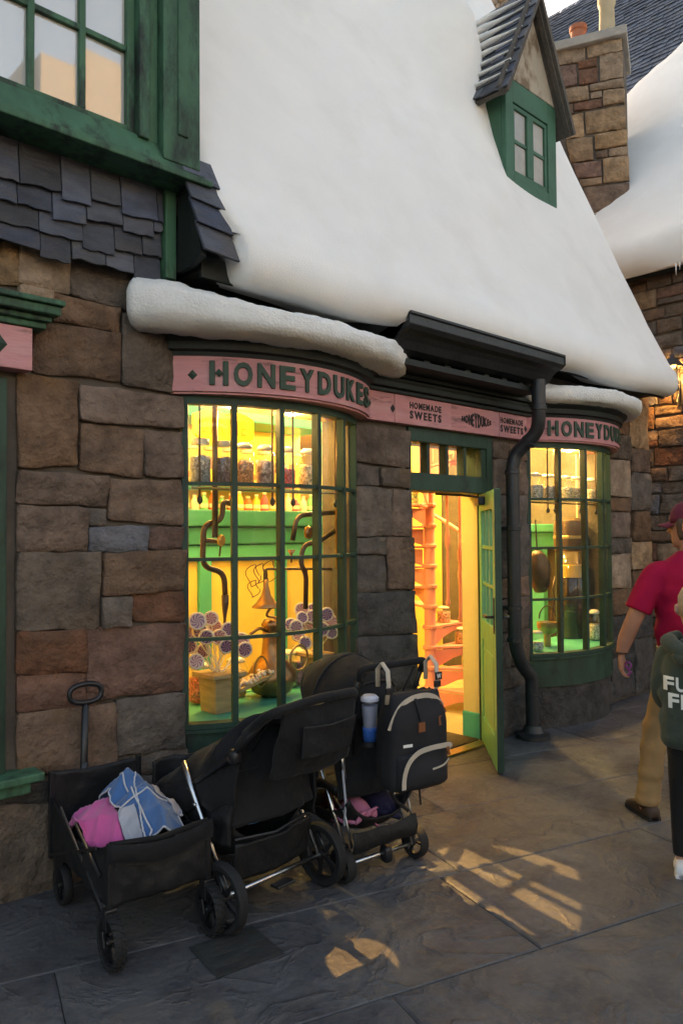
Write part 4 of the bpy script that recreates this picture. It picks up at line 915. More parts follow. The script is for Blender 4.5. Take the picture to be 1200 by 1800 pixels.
def jar(x, y, z, r_, h, c, lab, grp, fill=.8, lid='dome', parent=None):
    t = thing('sweet_jar', lab, 'jar', (x,y,z), grp)
    MB().lathe([(r_*.9,.0),(r_,.02),(r_,h*.72),(r_*.78,h*.84),(r_*.78,h*.87)], (x,y,z), 16).build('glass', M['jar'], t, smooth=True, auto=60)
    n = 12; rings = []
    for k in range(7):
        zz_ = .008+h*.72*fill*k/6
        rings.append([(x+(r_*.92+.004*nz(k*3.1,j*2.7,x*9))*math.cos(2*math.pi*j/n), y+(r_*.92+.004*nz(j*3.3,k*1.9,x*9))*math.sin(2*math.pi*j/n), z+zz_+(.012*nz(j*2.2,x*20,1.0) if k == 6 else 0)) for j in range(n)])
    MB().loft(rings).build('sweets', sweets(c), t, smooth=True)
    if lid == 'dome': MB().lathe([(r_*.8,h*.86),(r_*.84,h*.88),(r_*.8,h*.93),(r_*.5,h*.985),(.0,h)], (x,y,z), 14).build('lid', M['lid'], t, smooth=True)
    else: MB().lathe([(r_*.82,h*.86),(r_*.84,h*.87),(r_*.84,h*.97),(r_*.8,h*.985),(.0,h*.985)], (x,y,z), 14).build('lid', M['lid'], t, smooth=True, auto=40)
    return t
sy = .12
sh1 = shelf(2.24,3.38,sy,1.862,'glass shelf with hanging rods across the left bow window',[at_y(p,800,sy).x for p in (335,392,462,498,572,598)])
G1 = 'sweet jars on the glass shelf of the left window'
for (px, c, lb, f_, ld, r_) in ((352,(.20,.21,.22),'jar of blue-grey sweets, leftmost on the left window shelf',.80,'cap',.062),(393,(.045,.02,.05),'jar of dark purple sweets in the left window',.82,'cap',.050),(429,(.55,.20,.06),'jar of orange sweets in the left window',.72,'dome',.060),
   (466,(.32,.22,.20),'domed jar of mixed pink-grey sweets in the left window',.82,'dome',.060),(505,(.65,.02,.02),'jar of bright red sweets in the left window',.6,'dome',.052),(541,(.55,.36,.16),'jar of beige sweets, rightmost on the left window shelf',.8,'dome',.060)):
    jar(at_y(px,845,sy).x, sy+.0, 1.869, r_, .265, c, lb, G1, f_, ld)
G2 = 'jars on the tall shelving behind the left window'
for i, c in enumerate(((.5,.1,.05),(.55,.4,.1),(.2,.3,.12),(.5,.25,.3),(.6,.45,.2),(.3,.1,.2),(.55,.2,.05),(.2,.25,.35),(.6,.5,.3),(.45,.1,.1),(.5,.35,.1))):
    jar(2.75+.19*i, 2.02, 2.112, .07, .24, c, 'jar of %s sweets, %s from the left on the tall yellow shelving' % (('red','honey','green','pink','cream','plum','orange','slate-blue','ivory','scarlet','amber')[i], ORD[i]), G2, .75, 'cap')
# copper pipework standing in the left window
def pp(lst, y): return [at_y(a, b_, y) for a, b_ in lst]
PW = thing('pipework', 'bent copper pipes with valve wheel standing in the left bow window', 'pipework', at_y(378,1090,.2))
yp = .16
MB().tube(pp([(378,700),(378,945)],yp-.03), .017, 10).build('pipe', M['darkcopper'], PW, smooth=True)
MB().tube(rounded(pp([(412,888),(392,880),(390,915),(358,922),(356,996),(394,1006),(396,1050)],yp), .06, 5), .017, 10).build('pipe', M['darkcopper'], PW, smooth=True)
MB().tube(pp([(396,1046),(396,1062),(395,1088),(394,1150)],yp), [.022,.020,.008,.008], 10).build('nozzle', M['darkcopper'], PW, smooth=True)
MB().tube(pp([(357,950),(388,952)],yp), .014, 8).build('branch', M['darkcopper'], PW, smooth=True)
p = at_y(389,950,yp-.05); MB().lathe([(.0,-.012),(.03,-.012),(.034,0),(.03,.012),(.0,.012)], p, 14, (.6,-1,0)).build('valve', M['brass'], PW, smooth=True, auto=40)
MB().tube(pp([(388,958),(386,978)],yp), .006, 6).build('stem', M['darkcopper'], PW)
PW2 = thing('pipework', 'copper pipe elbows with round gauge at the right of the left bow window', 'pipework', at_y(530,1090,.2))
MB().tube(rounded(pp([(600,900),(522,906),(514,950)],yp), .06, 5), .016, 10).build('pipe', M['darkcopper'], PW2, smooth=True)
MB().tube(rounded(pp([(600,925),(560,952),(533,958),(528,990),(538,1010),(537,1070)],yp), .05, 5), .016, 10).build('pipe', M['darkcopper'], PW2, smooth=True)
p = at_y(542,936,yp-.04); MB().lathe([(.0,-.015),(.036,-.015),(.042,0),(.036,.015),(.0,.015)], p, 14, (.5,-1,0)).build('gauge', M['copper'], PW2, smooth=True, auto=40)
p = at_y(512,975,yp); MB().lathe([(.006,-.05),(.008,.0),(.028,.03)], p, 10).build('funnel', M['copper'], PW2, smooth=True)
MB().tube(rounded(pp([(600,1000),(465,1000),(465,1035)],yp+.06), .03, 4), .008, 8).build('pipe', M['darkcopper'], PW2, smooth=True)
MB().tube(pp([(594,716),(596,1000)],.05), .024, 10).build('riser', M['copper'], PW2, smooth=True)
p = at_y(542,1000,yp); MB().tube(pp([(537,1000),(540,1068)],yp), [.012,.006], 8).build('nozzle', M['darkcopper'], PW2, smooth=True)
# copper horn and still
p = at_y(468,1068,.2)
HN = thing('copper_horn', 'flared copper horn hanging with curled wires in the left bow window', 'horn', p)
MB().lathe([(.085,.0),(.088,.006),(.062,.03),(.030,.075),(.016,.13),(.011,.17)], p, 20).build('bell', M['copper'], HN, smooth=True)
MB().tube(pp([(468,1020),(468,1003)],.2), .008, 6).build('hanger', M['darkcopper'], HN)
for (a, b_, rr) in ((445,1012,.045),(458,1008,.04),(475,1004,.045),(446,1035,.035)):
    q = at_y(a, b_, .22); MB().tube([q+Vector((rr*math.cos(t/9*math.pi),0.02*math.sin(t),rr*1.5*math.sin(t/9*math.pi))) for t in range(19)], .0028, 5).build('wire', M['darkcopper'], HN)
p = at_y(478,1262,.26); p.z = .603
CP = thing('copper_still', 'round-bellied copper still with tall neck in the left bow window', 'still', p)
MB().lathe([(.06,.0),(.12,.03),(.15,.09),(.15,.14),(.11,.20),(.065,.25),(.055,.33),(.055,.42),(.065,.44),(.045,.47),(.0,.47)], p, 22).build('vessel', M['copper'], CP, smooth=True)
MB().tube(curve([p+Vector((-.05,-.02,.40)),p+Vector((-.14,-.06,.43)),p+Vector((-.2,-.05,.40))],6), .010, 8).build('spout', M['copper'], CP, smooth=True)
MB().tube(curve([p+Vector((.0,-.03,.47)),p+Vector((.05,-.05,.52)),p+Vector((-.03,-.05,.55)),p+Vector((-.06,-.03,.50)),p+Vector((.02,-.02,.48))],6), .008, 8).build('coil', M['copper'], CP, smooth=True)
MB().tube([p+Vector((-.16+.05*math.cos(t*math.pi/8),-.10,.18+.09*math.sin(t*math.pi/8))) for t in range(17)], .005, 6).build('ring', M['brass'], CP)
MB().tube([p+Vector((.17+.07*math.cos(t*math.pi/8),-.06,.22+.08*math.sin(t*math.pi/8))) for t in range(17)], .008, 6).build('ring', M['brass'], CP)
# planter boxes and lollipops
def planter(px, py, y, lab):
    p = at_y(px, py, y); t = thing('wooden_planter', lab, 'planter', (p.x,p.y,.603)); h = .19
    q = lambda a, z: [(p.x-a,p.y-a,z),(p.x+a,p.y-a,z),(p.x+a,p.y+a,z),(p.x-a,p.y+a,z)]
    MB().loft([q(.075,.603),q(.085,.603+h)]).build('box', M['wood'], t)
    MB().loft([q(.085,.603+h),q(.112,.603+h+.005),q(.112,.603+h+.03),q(.08,.603+h+.03)]).build('rim', M['wood'], t, bevel=.004)
    return Vector((p.x,p.y,.603+h+.02))
b1 = planter(386, 1258, .16, 'wooden planter of lollipops at the left of the left bow window')
b2 = planter(560, 1230, .30, 'wooden planter of lollipops at the right of the left bow window')
def lolly_mat(name, c1, c2):
    m = bpy.data.materials.new(name); m.use_nodes = True; N = m.node_tree.nodes; L = m.node_tree.links; b = N['Principled BSDF']
    tc = N.new('ShaderNodeTexCoord'); gr = N.new('ShaderNodeTexGradient'); gr.gradient_type = 'RADIAL'; L.new(tc.outputs['Object'], gr.inputs[0])
    ln = N.new('ShaderNodeVectorMath'); ln.operation = 'LENGTH'; L.new(tc.outputs['Object'], ln.inputs[0])
    m1 = N.new('ShaderNodeMath'); m1.operation = 'MULTIPLY_ADD'; m1.inputs[1].default_value = 5; L.new(ln.outputs['Value'], m1.inputs[0]); L.new(gr.outputs['Fac'], m1.inputs[2])
    m2 = N.new('ShaderNodeMath'); m2.operation = 'MULTIPLY'; m2.inputs[1].default_value = 8; L.new(m1.outputs[0], m2.inputs[0])
    m3 = N.new('ShaderNodeMath'); m3.operation = 'FRACT'; L.new(m2.outputs[0], m3.inputs[0])
    m4 = N.new('ShaderNodeMath'); m4.operation = 'GREATER_THAN'; m4.inputs[1].default_value = .45; L.new(m3.outputs[0], m4.inputs[0])
    mx = N.new('ShaderNodeMix'); mx.data_type = 'RGBA'; mx.inputs[6].default_value = (*c1,1); mx.inputs[7].default_value = (*c2,1); L.new(m4.outputs[0], mx.inputs[0]); L.new(mx.outputs[2], b.inputs['Base Color'])
    b.inputs['Roughness'].default_value = .25; return m
LM = [lolly_mat('lolly_purple', (.13,.05,.15), (.42,.25,.28)), lolly_mat('lolly_pink', (.34,.09,.15), (.60,.40,.34)), lolly_mat('lolly_plum', (.10,.05,.13), (.36,.20,.25))]
M['stick'] = mat('lolly_stick', (.75,.68,.5), rough=.7, bump=0)
def lollipop(p, base, k, lab, grp):
    t = thing('lollipop', lab, 'lollipop', base, grp)
    ax = Vector((-.55+rnd(-.25,.25),-1,rnd(-.15,.35))).normalized(); r_ = .042*rnd(.9,1.12)
    h = MB().lathe([(.0,-.006),(r_*.86,-.006),(r_*.9,0),(r_*.86,.006),(.0,.006)], (0,0,0), 18)
    q = ax.to_track_quat('Z','Y').to_matrix().to_4x4()
    me_o = h.build('disc', LM[k % 3], t, smooth=True, auto=40); me_o.matrix_parent_inverse = wm(t).inverted(); me_o.matrix_basis = Matrix.Translation(p) @ q
    rim = MB().tube([Vector((r_*.93*math.cos(j*math.pi/10), r_*.93*math.sin(j*math.pi/10),0)) for j in range(20)], .0075, 6, closed=True).build('rim', M['lrim'], t, smooth=True); rim.matrix_parent_inverse = wm(t).inverted(); rim.matrix_basis = Matrix.Translation(p) @ q
    MB().tube([p-(p-base).normalized()*r_, base], .0035, 5).build('stick', M['stick'], t)
def lol_lab(lst, i, k, side):
    o = sorted(range(len(lst)), key=lambda q: lst[q][0]).index(i)
    return '%s swirl lollipop, %s from the left in the %s planter of the bow window' % (('purple','pink','dark plum')[k % 3], ORD[o], side)
LL = ((347,1092),(371,1087),(352,1110),(337,1112),(378,1102),(363,1120),(402,1106),(386,1120),(333,1136),(358,1144),(345,1163),(398,1136),(430,1142),(424,1126),(412,1118))
for i, (a, b_) in enumerate(LL):
    y = .10+.03*(i % 5); lollipop(at_y(a, b_, y), b1+Vector((rnd(-.04,.04),rnd(-.04,.04),0)), i, lol_lab(LL, i, i, 'left'), 'lollipops in the left planter')
LR = ((520,1102),(531,1086),(548,1084),(541,1100),(558,1096),(574,1080),(583,1094),(536,1130),(511,1098),(524,1116),(583,1112),(566,1106),(530,1072),(550,1072))
for i, (a, b_) in enumerate(LR):
    y = .16+.03*(i % 5); lollipop(at_y(a, b_, y), b2+Vector((rnd(-.04,.04),rnd(-.04,.04),0)), i+1, lol_lab(LR, i, i+1, 'right'), 'lollipops in the right planter')
for i, (px, c, nm) in enumerate(((352,(.5,.1,.06),'red'),(415,(.5,.3,.08),'amber'),(505,(.2,.3,.12),'green'),(530,(.45,.2,.25),'pink'),(600,(.5,.4,.25),'cream'))):
    q = at_y(px, 1200, .42); jar(q.x, .42, .603, .07, .24, c, 'jar of %s sweets standing low at the back of the left bow window' % nm, 'jars low in the left window', .8)
# tray of pale sweets between the planters
p = at_y(440,1200,.18); tr = MB().bar((p.x-.13,p.y,.70),(p.x+.17,p.y+.04,.76),.14,.02).build('sweet_tray', M['wood'], bevel=.004); tag(tr, 'tilted wooden tray beside the copper still in the left window', 'tray')
b = MB()
for i in range(60):
    u = rnd(0,1); c = Vector((p.x-.12+.28*u, p.y+rnd(-.06,.06), .715+.06*u+rnd(0,.015))); b.lathe([(.0,-.012),(.011,-.005),(.011,.005),(.0,.012)], c, 6, (rnd(-1,1),rnd(-1,1),1))
tag(b.build('tray_sweets', M['lrim'], smooth=True), 'heap of pale sweets on the tilted tray', 'sweets', None, 'stuff')

# ---- right window display
sh2 = shelf(5.46,6.68,.12,1.858,'glass shelf with hanging rods across the right bow window',[at_y(p,830,.12).x for p in (945,958,1003,1012,1030)])
for (px, c, lb) in ((938,(.35,.33,.28),'glass jar at the left of the right window shelf'),(962,(.30,.28,.24),'glass jar second from left on the right window shelf'),(990,(.45,.36,.18),'glass jar of pale sweets midway on the right window shelf'),(1008,(.42,.34,.2),'glass jar of pale sweets right of the middle of the right window shelf'),(1036,(.4,.34,.22),'glass jar at the right end of the right window shelf')):
    jar(at_y(px,875,.12).x, .12, 1.865, .085 if px < 1020 else .07, .24, c, lb, 'jars on the glass shelf of the right window', .7)
p = at_y(1004,1150,.30)
VT = thing('brewing_machine', 'brown drum stacked over a tall glass cylinder of dark liquid in the right window', 'machine', (p.x,p.y,.603))
M['syrup'] = mat('dark_syrup', (.018,.010,.006), rough=.15, var=.1, bump=0); M['gold'] = mat('golden_syrup', (.55,.33,.05), rough=.2, var=.1, bump=0)
MB().lathe([(.13,0),(.13,.56),(.12,.565)], (p.x,p.y,.603), 20).build('dark_liquid', M['syrup'], VT, smooth=True, auto=40)
MB().lathe([(.12,.566),(.13,.57),(.13,.68),(.12,.69),(.0,.69)], (p.x,p.y,.603), 20).build('golden_liquid', M['gold'], VT, smooth=True, auto=40)
MB().lathe([(.136,0.0),(.136,.80)], (p.x,p.y,.604), 20).build('cylinder', M['jar'], VT, smooth=True, fix=False)
MB().lathe([(.12,.81),(.14,.82),(.15,.86),(.15,1.06),(.14,1.10),(.08,1.13),(.0,1.13)], (p.x,p.y,.603), 20).build('drum', M['darkcopper'], VT, smooth=True, auto=40)
MB().lathe([(.152,.93),(.156,.935),(.156,.955),(.152,.96)], (p.x,p.y,.603), 20).build('band', M['brass'], VT)
p = at_y(950,1040,.14)
BL = thing('bronze_bell', 'dark bronze bell tilted beside the syrup machine in the right window', 'bell', p)
MB().lathe([(.0,.36),(.03,.355),(.07,.32),(.10,.24),(.10,.15),(.075,.05),(.05,.0),(.0,-.01)], p, 18, (-.15,0,1)).build('body', M['darkcopper'], BL, smooth=True)
MB().tube([p+Vector((-.05,0,.36)),p+Vector((-.07,0,.62))], .006, 6).build('hanger', M['iron'], BL)
p = at_y(962,1152,.16)
KT = thing('copper_pan', 'small round copper pan on a stand in the right window', 'pan', (p.x,p.y,.603))
MB().lathe([(.03,.0),(.03,.10),(.07,.12),(.09,.17),(.09,.21),(.07,.21),(.06,.15),(.0,.14)], (p.x,p.y,.603), 16).build('bowl', M['brass'], KT, smooth=True, auto=50)
MB().tube([Vector((p.x,p.y,.603))+Vector((.13*math.cos(t*math.pi/8),0,.25+.10*math.sin(t*math.pi/8))) for t in range(9)], .006, 6).build('bail', M['iron'], KT)
MB().tube(curve([Vector((p.x+.06,p.y,.82)),Vector((p.x+.12,p.y,1.0)),Vector((p.x+.05,p.y-.03,1.1)),Vector((p.x+.14,p.y,1.2))],8), .008, 6).build('coil', M['darkcopper'], KT, smooth=True)
jar(at_y(944,1152,.08).x, .08, .603, .055, .17, (.4,.38,.33), 'small glass jar standing low at the left of the right window', 'jars low in the right window', .5)
jar(at_y(1044,1120,.06).x, .06, .603, .06, .28, (.4,.42,.3), 'tall glass jar low at the right of the right window', 'jars low in the right window', .7)
CB2 = thing('wall_shelf', 'mint green wall shelf seen through the right bow window', 'shelf', (6.9,1.6,1.5))
MB().box(6.15,7.27,2.41,2.45,0,2.75).build('back', M['yellow'], CB2)
MB().box(6.72,7.27,.80,1.2,1.60,1.68).build('top', M['mint'], CB2, bevel=.01)
MB().box(6.75,7.27,.85,1.2,1.44,1.598).build('frieze', M['mint'], CB2, bevel=.008)
MB().box(7.02,7.10,.86,1.2,.0,1.438).build('post', M['mint'], CB2, bevel=.008)

# ---- coral spiral staircase beyond the door
sc_ = Vector((5.43,1.06,0))
SS = thing('spiral_staircase', 'coral painted iron spiral staircase seen through the open door', 'staircase', sc_)
MB().lathe([(.11,0),(.11,.02),(.07,.06),(.052,.10),(.052,2.75),(.0,2.75)], sc_, 16).build('pole', M['coral'], SS, smooth=True, auto=40)
A0_, ST_, RI = R(-82), R(29), .185
for k in range(14):
    z = RI*(k+1); a0, a1 = A0_+ST_*k, A0_+ST_*(k+1)+R(4); r0, r1 = .05, .62
    if z > 2.62: break
    ring = [(r0,a0),(r1,a0),(r1,(a0+a1)/2),(r1,a1),(r0,a1)]
    P_ = lambda q, zz_: sc_+Vector((q[0]*math.cos(q[1]), q[0]*math.sin(q[1]), zz_))
    MB().loft([[P_(q,z-.022) for q in ring],[P_(q,z) for q in ring]]).build('tread', M['coral'], SS, bevel=.004, seg=1)
    # curved riser bracket below the tread edge
    pr = [(.06,-.03),(.58,-.03),(.56,-.06),(.40,-.075),(.24,-.11),(.12,-.165),(.06,-.18)]
    d_ = Vector((math.cos(a0+.03), math.sin(a0+.03),0)); n2 = Vector((-d_.y,d_.x,0))*.010
    MB().prism(pr, lambda r_, h: sc_+d_*r_+Vector((0,0,z+h)), lambda r_, h: sc_+d_*r_+n2+Vector((0,0,z+h))).build('bracket', M['coral'], SS)
    MB().lathe([(.062,-.02),(.070,-.01),(.070,.01),(.062,.02)], sc_+Vector((0,0,z)), 14).build('collar', M['coral'], SS)
    am = a0+.09; c = sc_+Vector((.59*math.cos(am),.59*math.sin(am),z))
    MB().lathe([(.014,0),(.022,.02),(.014,.05),(.011,.2),(.014,.40),(.022,.43),(.022,.47),(.014,.5),(.011,.66),(.014,.86)], c, 8).build('baluster', M['coral'], SS, smooth=True)
for (a_, z0_, z1_) in ((786,.95,2.25),(808,.80,2.10)):
    q = at_y(a_, 950, .78); MB().lathe([(.016,z0_),(.024,z0_+.03),(.014,z0_+.08),(.012,z0_+.5),(.024,z0_+.56),(.024,z0_+.62),(.012,z0_+.68),(.014,z1_-.08),(.022,z1_-.03),(.014,z1_)], (q.x,q.y,0), 10).build('baluster', M['coral'], SS, smooth=True)
hp = [sc_+Vector((.59*math.cos(A0_+.09+ST_*t/3),.59*math.sin(A0_+.09+ST_*t/3), RI*(t/3+1)+.875)) for t in range(0,34)]
MB().tube(hp, .020, 8).build('handrail', M['coral'], SS, smooth=True)
# sweet jars standing on the treads
for k, r_, c in ((1,.36,(.5,.3,.1)),(2,.40,(.4,.22,.1)),(3,.40,(.45,.3,.2)),(6,.36,(.5,.33,.1)),(7,.36,(.55,.25,.15)),(8,.36,(.5,.4,.1)),(9,.36,(.35,.4,.15))):
    am = A0_+ST_*(k+.55); z = RI*(k+1)
    nm = ['','lowest tread','second tread','third tread','','','middle tread','tread above the middle','upper tread','topmost tread'][k]
    jar(sc_.x+r_*math.cos(am), sc_.y+r_*math.sin(am), z+.001, .068, .155, c, 'jar of sweets on the %s in view of the coral spiral staircase' % nm, 'sweet jars on the staircase', .85)
# ------------------------------------------------------------------ folding wagon
def wheel(name, c, r_, wd, parent, ax=(1,0,0), spokes=5, tread=False, rim_m='plastic', MX=Matrix.Identity(4)):
    c = Vector(c); ax = Vector(ax).normalized()
    e = ax.orthogonal().normalized(); f = ax.cross(e)
    k = 22; pr = [(r_*.80,-wd*.42),(r_*.94,-wd*.5),(r_,-wd*.28),(r_,wd*.28),(r_*.94,wd*.5),(r_*.80,wd*.42)]
    b = MB().lathe(pr, c, k, ax, ring=True)
    wh = b.move(MX).build(name, M['rubber'], parent, smooth=True, auto=40)
    if tread:
        b = MB()
        for i in range(24):
            an = 2*math.pi*i/24
            for s_ in (-.25,.25):
                d = e*math.cos(an+s_*.26)+f*math.sin(an+s_*.26); t = -e*math.sin(an)+f*math.cos(an)
                b.bar(c+d*r_*1.0+ax*wd*(s_-.2), c+d*r_*1.0+ax*wd*(s_+.2)+t*.008, .007,.007,up=d)
        o = b.move(MX).build('tread', M['rubber'], wh); o['kind'] = 'stuff'
    b = MB()
    b.lathe([(.0,-wd*.42),(r_*.2,-wd*.42),(r_*.2,wd*.42),(.0,wd*.42)], c, 12, ax)
    b.lathe([(r_*.72,-wd*.30),(r_*.81,-wd*.36),(r_*.81,wd*.36),(r_*.72,wd*.30)], c, k, ax, ring=True)
    for i in range(spokes):
        an = 2*math.pi*i/spokes+.3; d = e*math.cos(an)+f*math.sin(an)
        b.bar(c+d*r_*.15, c+d*r_*.76, r_*.11, wd*.3, up=ax)
    b.move(MX).build('rim', M[rim_m], wh, smooth=True, auto=40)
    MB().lathe([(.0,-wd*.52),(r_*.09,-wd*.50),(r_*.09,wd*.50),(.0,wd*.52)], c, 10, ax).move(MX).build('hub_cap', M['alu'], wh, smooth=True, auto=40)
    return wh
WA = R(-6); WO = Vector((1.36,-.80,0))
WG = thing('folding_wagon', 'black folding pull wagon parked against the stone wall', 'wagon', WO, rz=WA)
MX = frame(WO, WA)
def wbuild(b, name, m_, parent=None, **k): return b.move(MX).build(name, M[m_], parent or WG, **k)
ww, wl, z0, z1 = .405, .70, .215, .445
def lumpy(P, nu, nv, amp, sc_, sd):
    def f(i, j):
        p = Vector(P(i, j)); q = Vector((p.x*sc_*.8, p.y*sc_, p.z*sc_*.55)); d = Vector((0,0,0))
        for k, a in ((1,1.0),(2.3,.55),(5.1,.22)):                       # broad slack, folds, creases
            d += Vector((nz(q.x*k+sd,q.y*k,q.z*k), nz(q.x*k,q.y*k+sd,q.z*k), .6*nz(q.x*k,q.y*k,q.z*k+sd)))*a
        r_ = 1-2*abs(nz(q.x*.9+q.z*1.3, q.y*.9-q.z*.8, sd*1.7)); d += Vector((0,-1,0))*.5*r_**3*(1 if r_ > 0 else 0)
        return p + d*amp
    return f
# fabric tub: four slack panels and a floor
def panel(a, b_, zz0, zz1, bow_, sd, nm, sag=.02, m_='black2', th=.008):
    a, b_ = Vector((*a,0)), Vector((*b_,0)); d = b_-a; nrm = Vector((d.y,-d.x,0)).normalized()
    def P(i, j):
        t, v = i/10, j/6; p = a.lerp(b_, t)
        q = p + nrm*(bow_*math.sin(math.pi*t)*math.sin(math.pi*min(1,v*1.1)))
        return (q.x, q.y, zz0+(zz1-zz0)*v - sag*math.sin(math.pi*t)*v)
    b = MB(); b.grid(lumpy(lambda i, j: P(i/3, j/3),30,18,.009,12,sd), 30, 18); return wbuild(b, nm, m_, smooth=True, solid=th, fix=False)
panel((0,0),(ww,0),z0-.0,z1-.002,.012,1.0,'front_panel',.03)
panel((0,wl),(0,0),z0,z1-.004,.015,2.0,'side_panel',.085)
panel((ww,0),(ww,wl),z0,z1-.004,.015,3.0,'side_panel',.07)
panel((ww,wl),(0,wl),z0,z1+.10,.012,4.0,'back_panel',.01)
b = MB(); b.box(.01,ww-.01,.01,wl-.01,z0,z0+.015); wbuild(b,'floor','black2')
# folded top edge of the front panel
b = MB(); b.grid(lambda i, j: (-.012+(ww+.024)*i/10, -.014-.010*math.sin(math.pi*j/4)-.012*math.sin(math.pi*i/10), z1+.008-.085*j/4-.03*math.sin(math.pi*i/10)*(1-j/8)+.012*(j/4)*math.cos(math.pi*i/10*2)), 10, 4); wbuild(b,'front_flap','black',smooth=True,solid=.008,fix=False)
b = MB(); b.tube([(.0,.0,z1+.0),(ww*.5,.0,z1-.02),(ww,.0,z1)], .012, 8); wbuild(b,'front_rail','black',smooth=True)
for (x, y, zt) in ((0,0,z1),(ww,0,z1),(0,wl,z1+.1),(ww,wl,z1+.1)):
    b = MB(); b.bar((x,y,.17),(x,y,zt+.005),.022,.022); wbuild(b,'corner_post','plastic',bevel=.003)
for x in (-.016, ww+.016):
    b = MB(); b.bar((x,.52,z1-.0),(x,.03,.20),.012,.006,up=(1,0,0)); wbuild(b,'cross_brace','alu')
    b = MB(); b.bar((x,.33,z1-.015),(x,.06,z1-.13),.012,.006,up=(1,0,0)); wbuild(b,'cross_brace','alu')
    b = MB(); b.bar((x*1.001,.10,z1-.04),(x*1.001,.66,.20),.012,.006,up=(1,0,0)); wbuild(b,'cross_brace','plastic')
for (x, y) in ((0,0),(ww,0)):
    b = MB(); b.bar((x,y,.13),(x,y,.215),.05,.04); wbuild(b,'fork','plastic',bevel=.006)
    for s_ in (-.031,.031):
        b = MB(); b.bar((x+s_,y,.14),(x+s_,y-.02,.085),.008,.03); wbuild(b,'fork_arm','plastic',bevel=.002)
    wheel('wheel', (x,y-.02,.100), .100, .045, WG, tread=True, MX=MX, spokes=6)
for (x, y) in ((0,wl-.10),(ww,wl-.10)): 
    b = MB(); b.bar((x,y,.10),(x,y,.22),.03,.03); wbuild(b,'leg','plastic'); wheel('wheel', (x+.02,y,.085), .085, .04, WG, MX=MX, spokes=6)
b = MB(); b.tube(rounded([(ww*.40,wl+.03,.25),(ww*.40,wl+.05,.46),(ww*.40,wl+.02,.84)],.05), [.013]*2+[.013]*6, 8) if 0 else b.tube([(ww*.38,wl+.04,.24),(ww*.38,wl+.03,.50),(ww*.38,wl+.01,.83)], [.019,.018,.016], 8)
hd = wbuild(b,'pull_handle','plastic',smooth=True)
b = MB(); b.tube([(ww*.38+.075*math.cos(t*math.pi/10)*(1 if abs(math.cos(t*math.pi/10)) < .8 else .98), wl+.005, .875+.043*math.copysign(abs(math.sin(t*math.pi/10))**.7, math.sin(t*math.pi/10))) for t in range(20)], .0125, 8, closed=True); wbuild(b,'grip','plastic',hd,smooth=True)
b = MB(); b.tube([(ww*.38,wl+.03,.47),(ww*.38,wl+.025,.56)], .019, 10); wbuild(b,'sleeve','plastic',hd,smooth=True)
# towels
M['pinktowel'] = mat('pink_towel', (.62,.10,.30), rough=.95, var=.12, bump=.6, bscale=160, dist=.004, sheen=.3)
M['bluetowel'] = mat('blue_towel', (.045,.13,.30), rough=.95, var=.18, bump=.6, bscale=160, dist=.004, sheen=.3, c2scale=3)
M['whitehem'] = mat('white_towel_hem', (.52,.52,.55), rough=.9, var=.1, bump=.3)
M['greytowel'] = mat('pale_grey_towel', (.40,.40,.44), rough=.95, var=.12, bump=.5, bscale=150, dist=.004)
def heap(cx, cy, rx, ry, zb, h, sd, fold, pw=2.0, n=26, lean=(0,0), fk=9):
    def Hh(x, y):
        u, v = (x-cx)/rx, (y-cy)/ry; q = u*u+v*v
        an = math.atan2(v, u)
        z = zb + h*max(0, 1-q)**(1/pw)
        return z + fold*min(1,q*1.6)*(.55-abs(math.sin(an*fk*.5+sd+1.6*nz(u*1.5,v*1.5,sd))))*1.3 + fold*.9*nz(u*3+sd, v*3, 1.0) - fold*.5*abs(nz(u*2.0+sd, v*2.0, 4.0))
    def P(i, j):
        r_ = (i/n)**.8; an = 2*math.pi*j/40
        k = 1+.10*nz(math.cos(an)*1.5+sd, math.sin(an)*1.5)
        x, y = cx+rx*r_*k*math.cos(an), cy+ry*r_*k*math.sin(an)
        return (x+lean[0]*(1-r_), y+lean[1]*(1-r_), Hh(cx+rx*r_*.995*math.cos(an), cy+ry*r_*.995*math.sin(an)))
    return P
import numpy as np
def drape(cx, cy, w_, l_, H, n=44, excess=1.35, seed=1, steps=260, z0=.75, rot=0.0):
    # a square of slack cloth let fall on a heap H(x, y): grid of (x, y, z)
    r = np.random.default_rng(seed); u, v = np.meshgrid(np.linspace(-.5,.5,n), np.linspace(-.5,.5,n), indexing='ij')
    c_, s_ = math.cos(rot), math.sin(rot)
    P = np.stack([cx+(u*c_-v*s_)*w_, cy+(u*s_+v*c_)*l_, z0+0*u], -1) + r.normal(0,.004,(n,n,3)); Q = P.copy()
    dx, dy = w_/(n-1)*excess, l_/(n-1)*excess
    con = [((slice(0,-1),slice(None)),(slice(1,None),slice(None)),dx,.25),((slice(None),slice(0,-1)),(slice(None),slice(1,None)),dy,.25),
           ((slice(0,-1),slice(0,-1)),(slice(1,None),slice(1,None)),math.hypot(dx,dy),.12),((slice(1,None),slice(0,-1)),(slice(0,-1),slice(1,None)),math.hypot(dx,dy),.12),
           ((slice(0,-3),slice(None)),(slice(3,None),slice(None)),3*dx,.05),((slice(None),slice(0,-3)),(slice(None),slice(3,None)),3*dy,.05)]
    for it in range(steps):
        V = (P-Q)*.93; Q = P.copy(); P = P+V; P[...,2] -= .0011
        for k in range(5):
            for A, B, L_, st in con:
                d = P[B]-P[A]; ln = np.linalg.norm(d, axis=-1, keepdims=True)+1e-9; m = d*(ln-L_)/ln*st; P[A] += m; P[B] -= m
            h = H(P[...,0], P[...,1]); low = P[...,2] < h
            P[...,2] = np.where(low, h, P[...,2]); Q[low] = Q[low]*.5+P[low]*.5
    return P
